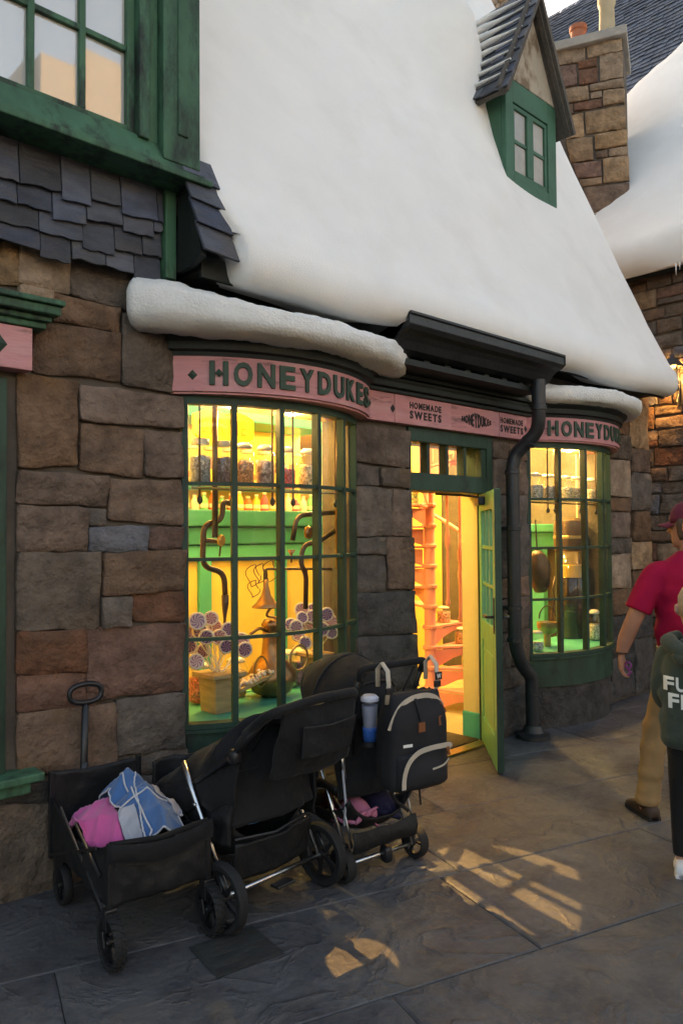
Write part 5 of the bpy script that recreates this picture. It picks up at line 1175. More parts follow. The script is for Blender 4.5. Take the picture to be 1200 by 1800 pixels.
def dome(x, y, cx, cy, rx, ry, h, p=2.0):
    q = (np.abs((x-cx)/rx)**p+np.abs((y-cy)/ry)**p); return h*np.sqrt(np.clip(1-q, 0, 1))
def in_tub(x, y, base):                                        # cloth stays inside the wagon walls
    out = (x < .02)|(x > ww-.02)|(y < .03)|(y > wl-.03); return np.where(out, .50, base)
def from_grid(P, name, m_, parent, T, th=.006):
    n = P.shape[0]; b = MB(); b.grid(lambda i, j: Vector(P[i,j]), n-1, n-1); return b.move(T).build(name, M[m_], parent, smooth=True, fix=False, solid=th)
def creases(x, y, sd, amp=.035):                              # ridged folds of the crumpled cloth underneath
    z = 0
    for k, (kx, ky, a) in enumerate(((14,6,1.0),(-9,13,.8),(23,-11,.45),(6,27,.35))):
        z = z + a*(1-np.abs(np.sin(kx*x+ky*y+sd*1.7*k+sd+1.3*np.sin(7*x-9*y+sd))))**1.5
    return z*amp
def in_tub(x, y, base):                                        # cloth stays between the wagon walls or lies over the rim
    out = (x < .02)|(x > ww-.02)|(y < .03)|(y > wl-.03); return np.where(out, np.maximum(base, .415), base)
PT = thing('pink_towel', 'crumpled bright pink towel inside the folding wagon', 'towel', MX @ Vector((.13,.5,.30)))
P1 = drape(.115,.38,.19,.46, lambda x, y: in_tub(x, y, .27+dome(x,y,.13,.42,.14,.24,.15,1.6)+creases(x,y,2.0,.030)), seed=4, excess=1.2, rot=.1, n=52)
from_grid(P1,'cloth','pinktowel',PT,MX)
BT = thing('blue_towel', 'blue towel with white edging heaped in the folding wagon', 'towel', MX @ Vector((.28,.36,.30)))
HB = lambda x, y: in_tub(x, y, .27+np.maximum(dome(x,y,.275,.34,.19,.36,.215,1.5), dome(x,y,.25,.47,.14,.17,.235,1.7))+creases(x,y,5.3,.034))
P2 = drape(.275,.36,.245,.56, HB, seed=9, excess=1.15, rot=-.12, n=56)
from_grid(P2,'cloth','bluetowel',BT,MX)
n2 = P2.shape[0]-1
def lift(q): return Vector(q)+Vector((-.002,-.004,.0055))
for k, line in enumerate(([P2[0,j] for j in range(n2+1)], [P2[n2,j] for j in range(n2+1)], [P2[i,0] for i in range(n2+1)], [P2[i,n2] for i in range(n2+1)], [P2[i,20] for i in range(n2+1)], [P2[16,j] for j in range(n2+1)], [P2[min(n2,8+i//2),i] for i in range(n2+1)])):
    MB().tube([lift(q) for q in line], .0042, 5).move(MX).build('hem', M['whitehem'], BT, smooth=True)
P3 = drape(.165,.17,.07,.26, lambda x, y: in_tub(x, y, HB(x, y)+.012), seed=11, excess=1.1, rot=-.25, n=30)
P4 = drape(.37,.36,.05,.34, lambda x, y: in_tub(x, y, HB(x, y)+.012), seed=12, excess=1.1, rot=.1, n=30)
from_grid(P4,'pale_side','greytowel',BT,MX)
from_grid(P3,'pale_side','greytowel',BT,MX)

# ------------------------------------------------------------------ stroller nearest the wagon
SA = Vector((2.085,-.875,0)); SR = R(4)
TA = thing('stroller', 'larger black stroller with silver legs between wagon and backpack', 'stroller', SA, rz=SR)
MA = frame(SA, SR)
def sbuild(MXX, root):
    def f(b, name, m_, parent=None, **k): return b.move(MXX).build(name, M[m_], parent or root, **k)
    return f
sa = sbuild(MA, TA)
def cloth(P, nu, nv, amp=.008, sc_=13, sd=0.0):
    k = 3; b = MB(); b.grid(lumpy(lambda i, j: P(i/k, j/k), nu*k, nv*k, amp*1.25, sc_, sd), nu*k, nv*k); return b
for s_ in (-1,1):
    wheel('wheel', (s_*.285,0,.140), .140, .045, TA, MX=MA, spokes=5)
    wheel('wheel', (s_*.20,.60,.095), .095, .035, TA, MX=MA, spokes=5)
    b = MB(); b.tube(rounded([(s_*.262,.0,.15),(s_*.262,.20,.46),(s_*.262,.30,.62)],.05), .012, 8); sa(b,'rear_leg','chrome',smooth=True)
    b = MB(); b.bar((s_*.232,.03,.11),(s_*.228,.06,.25),.03,.04); sa(b,'leg_joint','plastic',bevel=.006)
    b = MB(); b.tube(rounded([(s_*.25,-.24,.90),(s_*.25,-.02,.70),(s_*.235,.30,.50),(s_*.20,.58,.20),(s_*.20,.60,.14)],.08), .014, 8); sa(b,'side_tube','plastic',smooth=True)
b = MB(); b.tube([(-.27,0,.14),(.27,0,.14)], .010, 8); sa(b,'axle','chrome',smooth=True)
b = MB(); b.tube(rounded([(-.25,-.10,.80),(-.26,-.25,.905),(0,-.275,.93),(.26,-.25,.915),(.25,-.10,.80)],.06,5), .019, 10); sa(b,'handle_bar','black',smooth=True)
# seat back, hood collapsed towards the wall, apron, organiser, basket
sa(cloth(lambda i, j: (-.235+.47*i/10, .02+.10*j/8-.05*math.sin(math.pi*i/10), .40+.42*j/8*(1-.32*abs(i/5-1)**3)),10,8,.012,9,1.0),'seat_back','black',smooth=True,solid=.02,fix=False)
def hoodA(i, j):                                             # arch across x, swept forward and down
    an = math.pi*i/14; t = j/10
    hw = .245+.01*t; x = -hw*math.cos(an); arch = math.sin(an)**.7
    y = -.02+.60*t; top = .80-.30*t**1.4; bot = .50-.16*t
    return (x, y+.03*math.sin(j*1.9)*(.3), bot+(top-bot)*arch+.010*math.sin(j*2.1+i*.3))
sa(cloth(hoodA,14,10,.016,8,2.0),'hood','black',smooth=True,solid=.006,fix=False)
sa(cloth(lambda i, j: (-.24+.48*i/10, .57+.02*math.sin(i), .28+.28*j/6),10,6,.01,9,6.0),'footrest','black2',smooth=True,solid=.015,fix=False)
for s_ in (-1,1): sa(cloth(lambda i, j: (s_*(.238+.006*math.sin(i*1.1)), .00+.55*i/10, .33+(.20+.05*math.sin(math.pi*i/10)-.08*i/10)*j/6),10,6,.014,9,3.0+s_),'side_cloth','black2',smooth=True,solid=.008,fix=False)
# organiser bag behind the handle
def rbox(cx, cy, cz, wx, wy, wz, e=.5, n=14, m_=8):          # soft rounded box
    rings = []
    for i in range(m_+1):
        ph = -math.pi/2+math.pi*i/m_; cz_, sz_ = math.cos(ph), math.sin(ph)
        rr = abs(cz_)**e; zz_ = math.copysign(abs(sz_)**e, sz_)
        rings.append([(cx+wx*rr*math.copysign(abs(math.cos(2*math.pi*j/n))**e, math.cos(2*math.pi*j/n)), cy+wy*rr*math.copysign(abs(math.sin(2*math.pi*j/n))**e, math.sin(2*math.pi*j/n)), cz+wz*zz_) for j in range(n)])
    return MB().loft(rings)
sa(cloth(lambda i, j: (-.19+.44*i/10, -.240+.055*(j/8)-.045*math.sin(math.pi*i/10)*math.sin(math.pi*min(1,j/7)), .895-.27*j/8-.02*math.sin(math.pi*i/10)*j/8),10,8,.010,9,7.0),'organiser','black',smooth=True,solid=.012,fix=False)
sa(cloth(lambda i, j: (-.10+.30*i/10, -.280+.02*(j/6)-.03*math.sin(math.pi*i/10), .83-.13*j/6),10,6,.006,11,8.0),'pocket','black2',smooth=True,solid=.006,fix=False)
b = MB(); b.box(.03,.15,-.20,-.13,.86,.872); sa(b,'flap','black2',bevel=.004)
b = cloth(lambda i, j: (-.22+.44*i/10, .04+.48*j/8, .20+.11*(abs(i/5-1)**3+abs(j/4-1)**3)-.01),10,8,.01,9,4.0); sa(b,'basket','mesh',smooth=True,solid=.008,fix=False)
b = cloth(lambda i, j: (-.225+.45*i/10, .03-.02*j/4, .17+.16*j/4-.02*math.sin(math.pi*i/10)),10,4,.008,9,5.0); sa(b,'basket_side','black2',smooth=True,solid=.006,fix=False)
# seams, straps and small fittings
for s_ in (-1,1):
    b = MB(); b.tube([(s_*.12,-.255,.92),(s_*.13,-.12,.84),(s_*.15,-.03,.70)], .009, 6, flat=.35); sa(b,'strap','black2',smooth=True)
    b = rbox(s_*.25,-.03,.70,.022,.03,.03,.6); sa(b,'fold_joint','plastic',smooth=True)
    b = MB(); b.lathe([(.0,-.004),(.010,-.004),(.010,.004),(.0,.004)], (s_*.276,.20,.46), 10, (1,0,0)); sa(b,'rivet','chrome',smooth=True)
    b = MB(); b.tube([(s_*.285,-.03,.15),(s_*.285,.03,.24)], .010, 8); sa(b,'fork','plastic',smooth=True)
b = MB(); b.tube([(-.235+.47*i/20, .075-.05*math.sin(math.pi*i/20)-.018, .61) for i in range(21)], .003, 5); sa(b,'seam','mesh')
b = MB(); b.tube([(-.21,.02,.34),(0,.0,.32),(.21,.02,.34)], .007, 6); sa(b,'basket_rim','plastic')
b = MB(); b.bar((-.05,-.045,.115),(.05,-.045,.115),.05,.012); sa(b,'brake_pedal','plastic',bevel=.004)
M['bluecloth'] = mat('blue_bundle', (.03,.16,.42), rough=.5, var=.2, bump=.3)
M['limecap'] = mat('pale_green_lid', (.35,.50,.25), rough=.4, bump=0)
o = MB(); o = rbox(.02,.17,.345,.075,.05,.028,.7).move(MA).build('blue_pouch', M['bluecloth'], smooth=True); tag(o, 'shiny blue pouch lying in the basket of the larger stroller', 'pouch')
o = MB().lathe([(.0,0),(.026,.0),(.026,.06),(.018,.07),(.018,.095),(.0,.095)], (-.15,.14,.31), 12).move(MA).build('bottle', M['limecap'], smooth=True, auto=40); tag(o, 'small pale green bottle in the basket of the larger stroller', 'bottle')

# ------------------------------------------------------------------ compact stroller carrying the backpack
SBo = Vector((2.675,-.93,0)); TBr = R(-6)
TB = thing('stroller', 'compact black stroller with domed hood and backpack on its handle', 'stroller', SBo, rz=TBr)
MBx = frame(SBo, TBr); sb2 = sbuild(MBx, TB)
for s_ in (-1,1):
    wheel('wheel', (s_*.225,0,.078), .078, .05, TB, MX=MBx, spokes=3)
    wheel('wheel', (s_*.19,.58,.07), .07, .03, TB, MX=MBx, spokes=3)
    b = MB(); b.bar((s_*.20,.0,.06),(s_*.20,.03,.16),.035,.05); sb2(b,'wheel_housing','plastic',bevel=.01)
    b = MB(); b.tube([(s_*.195,.01,.12),(s_*.19,.16,.36),(s_*.19,.25,.52)], .012, 8); sb2(b,'rear_leg','chrome',smooth=True)
    b = MB(); b.tube(rounded([(s_*.19,-.10,.965),(s_*.19,-.02,.78),(s_*.19,.28,.48),(s_*.18,.58,.12)],.06), .013, 8); sb2(b,'side_tube','plastic',smooth=True)
    b = MB(); b.tube([(s_*.195,.02,.46),(s_*.195,.05,.62)], .011, 8); sb2(b,'side_link','chrome',smooth=True)
b = MB(); b.tube([(-.20,-.005,.075),(.20,-.005,.075)], .011, 8); sb2(b,'axle','chrome',smooth=True)
b = rbox(.02,-.02,.075,.022,.03,.040,.5); sb2(b,'brake_pedal','plastic',smooth=True)
b = MB(); b.tube(rounded([(-.19,-.09,.93),(-.20,-.11,.985),(.20,-.11,.985),(.19,-.09,.93)],.05,5), .017, 10); sb2(b,'handle_bar','black',smooth=True)
def hoodB(i, j):
    an = math.pi*i/16; ph = R(8)+R(120)*j/12                 # dome with ribs
    rr = .255*(1+.018*math.cos(j*math.pi/2)); x = -.215*math.cos(an)
    s__ = math.sin(an)**.75; y = .26 - rr*1.25*math.cos(ph)*s__; z = .70 + (rr*1.12*math.sin(ph))*s__
    return (x, y, z)
sb2(cloth(hoodB,16,12,.006,9,1.0),'hood','black',smooth=True,solid=.006,fix=False)
for ph in (R(40),R(84),R(128)):
    b = MB(); b.tube([(-.219*math.cos(math.pi*i/16), .26-.262*1.25*math.cos(ph)*math.sin(math.pi*i/16)**.75, .70+.262*1.12*math.sin(ph)*math.sin(math.pi*i/16)**.75) for i in range(17)], .006, 6); sb2(b,'hood_rib','black2',smooth=True)
sb2(cloth(lambda i, j: (-.20+.40*i/10, .06+.06*j/8-.03*math.sin(math.pi*i/10), .36+.42*j/8),10,8,.012,9,2.0),'seat_back','black',smooth=True,solid=.03,fix=False)
sb2(cloth(lambda i, j: (-.20+.40*i/10, .10+.42*j/8, .38+.02*math.sin(j)),10,8,.012,9,3.0),'seat','black2',smooth=True,solid=.04,fix=False)
sb2(cloth(lambda i, j: (-.20+.40*i/10, -.02+.50*j/8, .16+.12*(abs(i/5-1)**3+.8*abs(j/4-1)**3)),10,8,.01,9,4.0),'basket','black2',smooth=True,solid=.008,fix=False)
b = MB(); b.tube([(-.205,.02,.50),(-.205,.0,.36),(-.19,.03,.24)], .006, 6); sb2(b,'strap','greytowel')
sb2(cloth(lambda i, j: (-.20+.40*i/10, -.035-.015*math.sin(math.pi*j/4), .13+.10*j/4-.015*math.sin(math.pi*i/10)*j/4),10,4,.008,9,5.5),'basket_front','black2',smooth=True,solid=.006,fix=False)
for s_ in (-1,1):
    b = MB(); b.tube([(s_*.15,-.09,.96),(s_*.14,.0,.80),(s_*.12,.045,.55)], .008, 6, flat=.4); sb2(b,'strap','black2',smooth=True)
    b = MB(); b.tube([(s_*.195,-.03,.155),(s_*.195,.02,.30),(s_*.195,.10,.36)], .006, 6); sb2(b,'basket_stay','alu',smooth=True)
# clothes in its basket
M['pinkcloth'] = mat('dusty_pink_cloth', (.50,.17,.27), rough=.9, var=.15, bump=.4, bscale=60)
M['navycloth'] = mat('navy_cloth', (.012,.012,.045), rough=.9, var=.25, bump=.4, bscale=60)
M['redcloth'] = mat('dark_red_cloth', (.14,.015,.02), rough=.9, var=.25, bump=.4)
bask = lambda x, y, b_: np.where((np.abs(x) > .19)|(y < -.015)|(y > .45), .30, b_)
def bundle(cx, cy, w_, l_, rx, ry, h, seed, name, m_, lab):
    P = drape(cx, cy, w_, l_, lambda x, y: bask(x, y, .19+dome(x,y,cx,cy,rx,ry,h)), n=34, seed=seed, excess=1.5, z0=.5, rot=seed*.7)
    n = P.shape[0]; b = MB(); b.grid(lambda i, j: Vector(P[i,j]), n-1, n-1); tag(b.move(MBx).build(name, M[m_], smooth=True, fix=False, solid=.006), lab, 'clothes')
bundle(-.08,.09,.22,.20,.09,.10,.14,3,'pink_clothes','pinkcloth','crumpled dusty pink clothes in the basket under the compact stroller')
bundle(.09,.13,.19,.22,.08,.12,.15,6,'navy_clothes','navycloth','dark navy clothes at the right of the pink ones in the stroller basket')
bundle(.0,.30,.18,.18,.09,.09,.17,8,'red_clothes','redcloth','dark red clothing at the back of the compact stroller basket')

# ------------------------------------------------------------------ backpack hanging from the handle
BPc = Vector((2.675,-1.14,.665)); BPr = R(-8)
BP = thing('backpack', 'black backpack with beige trim and tan leather tabs on the stroller handle', 'backpack', BPc-Vector((0,0,.215)), rz=BPr)
MP = frame(BPc, BPr); bp_ = sbuild(MP, BP)
M['beige'] = mat('beige_webbing', (.50,.43,.34), rough=.8, var=.1, bump=.3, bscale=120); M['leather'] = mat('tan_leather', (.22,.075,.028), rough=.6, var=.2, bump=.2)
M['packblack'] = mat('black_canvas', (.012,.012,.014), rough=.8, var=.3, bump=.5, bscale=200, dist=.002)
def bagpt(u, v, d=0.0):                                       # back of the bag as seen: u -1..1 across, v 0..1 up
    hw = .172*(1-.16*smoothstep(.62,1.0,v)); x = u*hw
    y = -.085*(1-.55*abs(u)**3)*(1-.45*smoothstep(.7,1.02,v)) - d
    return Vector((x, y, -.215+.42*v))
rings = []
for i in range(15):
    v = i/14; hw = .172*(1-.16*smoothstep(.62,1.0,v))*(1-.10*smoothstep(.12,0,v)); dp_ = .085*(1-.45*smoothstep(.7,1.02,v))*(1-.2*smoothstep(.1,0,v)); e = .45
    rings.append([(hw*math.copysign(abs(math.cos(a))**e, math.cos(a)), dp_*math.copysign(abs(math.sin(a))**.55, math.sin(a)), -.215+.42*v+.006*nz(math.cos(a)*3, v*5)) for a in [2*math.pi*j/24 for j in range(24)]])
bp_(MB().loft(rings),'body','packblack',smooth=True,bevel=.012)
b = MB(); b.grid(lambda i, j: bagpt(-.86+1.72*i/12, .04+.36*j/6*(1-.0*abs(i/6-1)), .010+.028*math.sin(math.pi*min(1,(j+1)/6))*(1-abs(i/6-1)**3)), 12, 6); pk_ = bp_(b,'front_pocket','packblack',smooth=True,solid=.012,fix=False)
zpts = [bagpt(u, v, .040) for u, v in ((-.80,.06),(-.78,.20),(-.66,.34),(-.40,.43),(0,.455),(.45,.45),(.78,.43),(.88,.39))]
def strip(pts, w_, th, up): 
    b = MB(); pts = curve(pts, 4); rings = []
    for k in range(len(pts)):
        t = (pts[min(k+1,len(pts)-1)]-pts[max(k-1,0)]).normalized(); s__ = t.cross(Vector(up)).normalized(); n_ = s__.cross(t)
        rings.append([pts[k]+s__*w_/2, pts[k]+s__*w_/2+n_*th, pts[k]-s__*w_/2+n_*th, pts[k]-s__*w_/2])
    return b.loft(rings)
bp_(strip(zpts,.022,.004,(0,-1,0)),'pocket_trim','beige')
bp_(strip([bagpt(u, v, .004) for u, v in ((-.99,.66),(-.92,.78),(-.72,.90),(-.3,.965),(.3,.97),(.70,.92),(.92,.82))],.022,.004,(0,-1,0)),'top_trim','beige')
bp_(strip([bagpt(.05,.23,.042),bagpt(.45,.245,.042),bagpt(.84,.265,.03)],.008,.003,(0,-1,0)),'zip','beige')
for (u, v) in ((-.12,.66),(.62,.685)):
    b = MB(); b.add([bagpt(u-.11,v-.045,.002),bagpt(u+.11,v-.045,.002),bagpt(u+.10,v+.055,.002),bagpt(u-.10,v+.055,.002)]+[bagpt(u-.11,v-.045,.009),bagpt(u+.11,v-.045,.009),bagpt(u+.10,v+.055,.009),bagpt(u-.10,v+.055,.009)],[(0,1,2,3),(4,7,6,5),(0,4,5,1),(1,5,6,2),(2,6,7,3),(3,7,4,0)]); bp_(b,'leather_tab','leather')
bp_(strip([bagpt(-.12,.72,.006),bagpt(-.16,.86,.008),bagpt(-.2,.97,.0)],.016,.004,(0,-1,0)),'strap','packblack')
b = MB(); b.bar(bagpt(.62,.42,.046),bagpt(.70,.33,.046),.014,.006,up=(0,1,0)); bp_(b,'zip_pull','leather')
b = MB(); b.bar(bagpt(.78,.86,.006),bagpt(.94,.74,.006),.024,.006,up=(0,1,0)); bp_(b,'side_tab','leather')
b = MB(); b.add([bagpt(-.70,.475,.012),bagpt(-.45,.478,.012),bagpt(-.45,.51,.012),bagpt(-.70,.507,.012)],[(0,1,2,3)]); bp_(b,'care_label','white',fix=False)
# two stroller hooks that carry it
for s_, zt in ((-.155,.318),(.135,.322)):
    bp_(strip([Vector((s_,-.01,.17)),Vector((s_,-.02,.26)),Vector((s_,.015,zt+.035)),Vector((s_,.045,zt+.01)),Vector((s_,.045,.23))],.026,.006,(1,0,0)) if 0 else MB().tube([Vector((s_,-.01,.17)),Vector((s_,-.025,.26)),Vector((s_,-.018,zt)),Vector((s_,.02,zt+.03)),Vector((s_,.055,zt)),Vector((s_,.055,.24))], .013, 8, flat=.5),'carry_hook','beige',smooth=True)
    b = MB(); b.box(s_-.018,s_+.018,-.032,-.018,.215,.245); bp_(b,'buckle','plastic',bevel=.004)
b = MB(); b.box(.115,.155,-.036,-.0325,.25,.285); bp_(b,'tag','packblack')
letter('W', .03, lambda p, q, d: MP @ Vector((.122+p,-.0365-d,.256+q)), .026, .022, .0003, .001).build('letter', M['white'], BP, fix=False)
b = MB(); b.tube([Vector((.02,-.02,-.21)),Vector((.03,-.02,-.31))], .0045, 5); bp_(b,'loose_strap','packblack')
b = MB(); b.tube([Vector((-.14,.0,-.20)),Vector((-.10,.0,-.27)),Vector((-.03,-.0,-.33))], .008, 6); bp_(b,'loose_strap','packblack')
# drinking cup
cp = at_y(650,1306,-.98)
CU = thing('plastic_cup', 'clear plastic cup with white lid and blue base beside the backpack', 'cup', cp)
MB().lathe([(.030,0),(.040,.19),(.041,.195)], cp, 18).build('cup', glass_mat('cup_plastic', (.85,.87,.92), 2.5, .15), CU, smooth=True, fix=False)
MB().lathe([(.0,.003),(.0300,.003),(.0385,.175),(.0,.175)], cp, 18).build('drink', mat('milky_drink', (.52,.53,.60), rough=.4, bump=0), CU, smooth=True, auto=40)
MB().lathe([(.0312,.005),(.0342,.06),(.0362,.075)], cp, 18).build('blue_print', mat('blue_print', (.03,.13,.45), rough=.4, bump=0), CU, smooth=True, fix=False)
MB().lathe([(.041,.195),(.043,.197),(.043,.21),(.030,.222),(.0,.222)], cp, 18).build('lid', mat('white_lid', (.6,.6,.66), rough=.3, bump=0), CU, smooth=True, auto=40)
MB().lathe([(.040,-.01),(.044,-.01),(.044,.012),(.040,.012)], cp, 18).build('holder', M['plastic'], TB)
MB().bar(cp+Vector((.04,.02,.01)), cp+Vector((.10,.05,.04)), .02,.02).build('holder_arm', M['plastic'], TB)
# ------------------------------------------------------------------ people
M['skin'] = mat('skin', (.42,.20,.125), rough=.55, var=.12, scale=9, bump=.15, bscale=80, dist=.002, spec=.35)
M['skin2'] = mat('fair_skin', (.50,.28,.20), rough=.55, var=.08, scale=9, bump=.1, bscale=80, dist=.002)
M['redshirt'] = mat('crimson_cotton', (.33,.006,.040), rough=.9, var=.12, bump=.3, bscale=9, dist=.02, spec=.2)
M['khaki'] = mat('khaki_cotton', (.29,.185,.085), rough=.9, var=.15, bump=.35, bscale=10, dist=.02, spec=.2)
M['capred'] = mat('maroon_cap', (.16,.022,.045), rough=.9, var=.15, bump=.3, bscale=90, dist=.003)
M['belt'] = mat('brown_belt', (.045,.02,.01), rough=.5, bump=.1)
M['shoe'] = mat('brown_shoe', (.045,.024,.015), rough=.6, var=.2, bump=.2)
M['hoodie'] = mat('dark_green_fleece', (.042,.058,.044), rough=.95, var=.15, bump=.5, bscale=14, dist=.02, sheen=.1)
M['hair'] = mat('grey_brown_hair', (.10,.065,.045), rough=.7, var=.4, scale=40, stretch=(1,1,.2), bump=.8, bscale=90)
M['fairhair'] = mat('cropped_fair_hair', (.46,.36,.25), rough=.8, var=.15, scale=60, bump=.5, bscale=200)
M['whiteshoe'] = mat('white_trainer', (.65,.65,.66), rough=.6, var=.06, bump=.1)
M['yellowprint'] = mat('yellow_print', (.70,.40,.04), rough=.8, bump=0)
M['whiteprint'] = mat('white_print', (.72,.74,.70), rough=.8, var=.1, bump=0)

def ring(c, rx, ry, ax_x, ax_y, n=20, e=1.0):
    c = Vector(c); return [c+ax_x*rx*math.copysign(abs(math.cos(2*math.pi*j/n))**e, math.cos(2*math.pi*j/n))+ax_y*ry*math.copysign(abs(math.sin(2*math.pi*j/n))**e, math.sin(2*math.pi*j/n)) for j in range(n)]
def limb(b, pts, rad, n=14, flat=1.0):
    pts = curve(pts, 4); rr = []
    m = len(rad)-1
    for i in range(len(pts)):
        t = i/(len(pts)-1)*m; k = min(int(t), m-1); rr.append(rad[k]+(rad[k+1]-rad[k])*(t-k))
    return b.tube(pts, rr, n, flat=flat)
def ball(b, c, rx, ry, rz_, n=14, m_=10):
    c = Vector(c); rings = []
    for i in range(m_+1):
        ph = -math.pi/2+math.pi*i/m_; rings.append([c+Vector((rx*max(math.cos(ph),.02)*math.cos(2*math.pi*j/n), ry*max(math.cos(ph),.02)*math.sin(2*math.pi*j/n), rz_*math.sin(ph))) for j in range(n)])
    return b.loft(rings)
def fuse(o, vox, it=6, fac=.5):
    m = o.modifiers.new('fuse', 'REMESH'); m.mode = 'VOXEL'; m.voxel_size = vox; m.use_smooth_shade = True
    if it: s = o.modifiers.new('soft', 'SMOOTH'); s.iterations = it; s.factor = fac
    return o
def hand(b, wrist, dirv, side, palm_n, sc_=1.0, curl=.5):
    """palm and five bent fingers; dirv: down the hand, side: towards the thumb, palm_n: where the palm looks"""
    wrist, d, s, n = Vector(wrist), Vector(dirv).normalized(), Vector(side).normalized(), Vector(palm_n).normalized()
    b.loft([[wrist+d*t*sc_+s*math.cos(a)*w_*sc_+n*math.sin(a)*h_*sc_ for a in [2*math.pi*j/12 for j in range(12)]] for t, w_, h_ in ((-.02,.027,.020),(.02,.034,.018),(.055,.042,.017),(.085,.042,.015),(.10,.036,.012))])
    for k, (o, l) in enumerate(((.030,.068),(.010,.076),(-.011,.070),(-.030,.056))):
        p = wrist+d*.088*sc_+s*o*sc_; pts = [p-d*.02*sc_, p]; an = curl*.5
        for seg_ in (.45,.32,.23):
            p = p+(d*math.cos(an)+n*math.sin(an))*l*seg_*sc_; pts.append(p); an += curl
        b.tube(pts, [.0095*sc_,.0095*sc_,.009*sc_,.0085*sc_,.0065*sc_], 8)
    p = wrist+d*.025*sc_+s*.028*sc_
    b.tube([p-s*.012*sc_, p+s*.020*sc_+d*.022*sc_+n*.010*sc_, p+s*.026*sc_+d*.050*sc_+n*.022*sc_, p+s*.020*sc_+d*.074*sc_+n*.030*sc_], [.014*sc_,.0125*sc_,.0105*sc_,.0075*sc_], 8)

# ---- man in crimson shirt, walking away along the shop front
PM = Vector((4.425,-1.705,0)); TH = R(40)
MM = frame(PM, TH-R(90))                                     # local: x to his right, y forwards
man = thing('person', 'man in crimson T-shirt, khaki trousers and maroon cap, seen from behind', 'person', PM, rz=TH-R(90))
X, Y, Z = Vector((1,0,0)), Vector((0,1,0)), Vector((0,0,1))
def mb_(b, name, m_, parent=None, **k): return b.move(MM).build(name, M[m_], parent or man, **k)
Lf, Rf = (-.275,-.02), (.14,.32)
b = MB()
b.loft([ring((0,y,z),rx,ry,X,Y,20,.9) for z,y,rx,ry in ((.86,.0,.165,.115),(.95,.0,.172,.120),(1.08,.01,.170,.118),(1.22,.0,.180,.118),(1.34,-.005,.190,.110),(1.42,-.005,.165,.090),(1.47,.0,.085,.065))])
limb(b, [(0,.0,1.44),(0,.015,1.50),(0,.03,1.56)], [.060,.056,.056])
hc = Vector((0,.045,1.625))
hd = R(48)                                                   # head turned to his left
HX_, HY_ = Vector((math.cos(hd),math.sin(hd),0)), Vector((-math.sin(hd),math.cos(hd),0))
def hp(x, y, z): return hc+HX_*x+HY_*y+Z*z
b.loft([[hp(rx*math.cos(a), oy+ry*math.sin(a), z) for a in [2*math.pi*j/18 for j in range(18)]] for z,oy,rx,ry in ((-.125,.045,.020,.025),(-.115,.035,.045,.050),(-.085,.02,.062,.075),(-.04,.008,.071,.088),(.01,.0,.076,.096),(.055,-.004,.076,.096),(.09,-.008,.062,.080),(.112,-.008,.030,.045))])
b.tube([hp(0,.095,.005),hp(0,.118,-.030),hp(0,.100,-.042)], [.008,.015,.008], 8)                # nose
b.tube([hp(-.022,.088,-.070),hp(0,.096,-.070),hp(.022,.088,-.070)], [.004,.007,.004], 6)         # mouth
for s_ in (-1,1): b.tube([hp(s_*.074,-.005,.022),hp(s_*.084,-.014,.012),hp(s_*.085,-.012,-.012),hp(s_*.075,.0,-.032)], [.008,.012,.011,.007], 8)
arm = [(-.185,-.005,1.36),(-.262,-.025,1.24),(-.320,-.02,1.115),(-.365,.015,.985),(-.385,.03,.905)]
limb(b, arm, [.062,.054,.047,.043,.030]); hand(b, (-.386,.032,.90), (.02,.10,-1), (.25,1,.1), (1,-.1,.05), 1.0, .55)
limb(b, [(.205,-.005,1.395),(.262,-.02,1.25),(.29,.03,1.115),(.30,.12,.99),(.30,.17,.93)], [.062,.054,.047,.043,.030]); hand(b, (.30,.175,.925), (0,.3,-1), (-.3,1,.1), (-1,-.1,.05), 1.0, .55)
for (fx_, fy_), s_ in ((Lf,-1),(Rf,1)):
    limb(b, [(s_*.09,.0,.90),((s_*.10+fx_)*.52,fy_*.5+.02,.50),(fx_,fy_-.01,.10),(fx_,fy_,.05)], [.080,.052,.040,.036])
body = fuse(mb_(b,'body','skin',smooth=True), .0065, 4)
# eyes and brows
for s_ in (-1,1):
    b = MB(); ball(b, hp(s_*.030,.084,.018), .011,.011,.011); mb_(b,'eye','white',smooth=True)
# T-shirt
b = MB()
def tors(z):
    T = [(.925,.0,.192,.150),(.98,.0,.200,.150),(1.08,-.005,.200,.145),(1.20,-.01,.205,.140),(1.32,-.015,.212,.132),(1.40,-.01,.192,.110),(1.44,-.005,.135,.088),(1.475,.0,.085,.072),(1.488,.0,.072,.068)]
    for k in range(len(T)-1):
        if T[k][0] <= z <= T[k+1][0]:
            t = (z-T[k][0])/(T[k+1][0]-T[k][0]); return [T[k][i]+(T[k+1][i]-T[k][i])*t for i in range(4)]
    return T[0] if z < T[0][0] else T[-1]
zs_ = [.925+.563*i/24 for i in range(25)]
b.loft([[p+Vector((nz(p.x*7,p.y*7,z*13)*.016,nz(p.x*7+5,p.y*7+z*8,z*9)*.022,0))*(1 if z < 1.4 else .3) for p in ring((0,tors(z)[1],z),tors(z)[2],tors(z)[3],X,Y,28,.88)] for z in zs_])
limb(b, [(-.12,-.005,1.37),(-.195,-.008,1.355),(-.255,-.02,1.26),(-.305,-.025,1.15)], [.06,.072,.073,.074])
limb(b, [(.12,-.005,1.37),(.195,-.008,1.355),(.255,-.02,1.26),(.285,.0,1.15)], [.06,.072,.073,.074])
shirt = fuse(mb_(b,'shirt','redshirt',smooth=True), .009, 5)
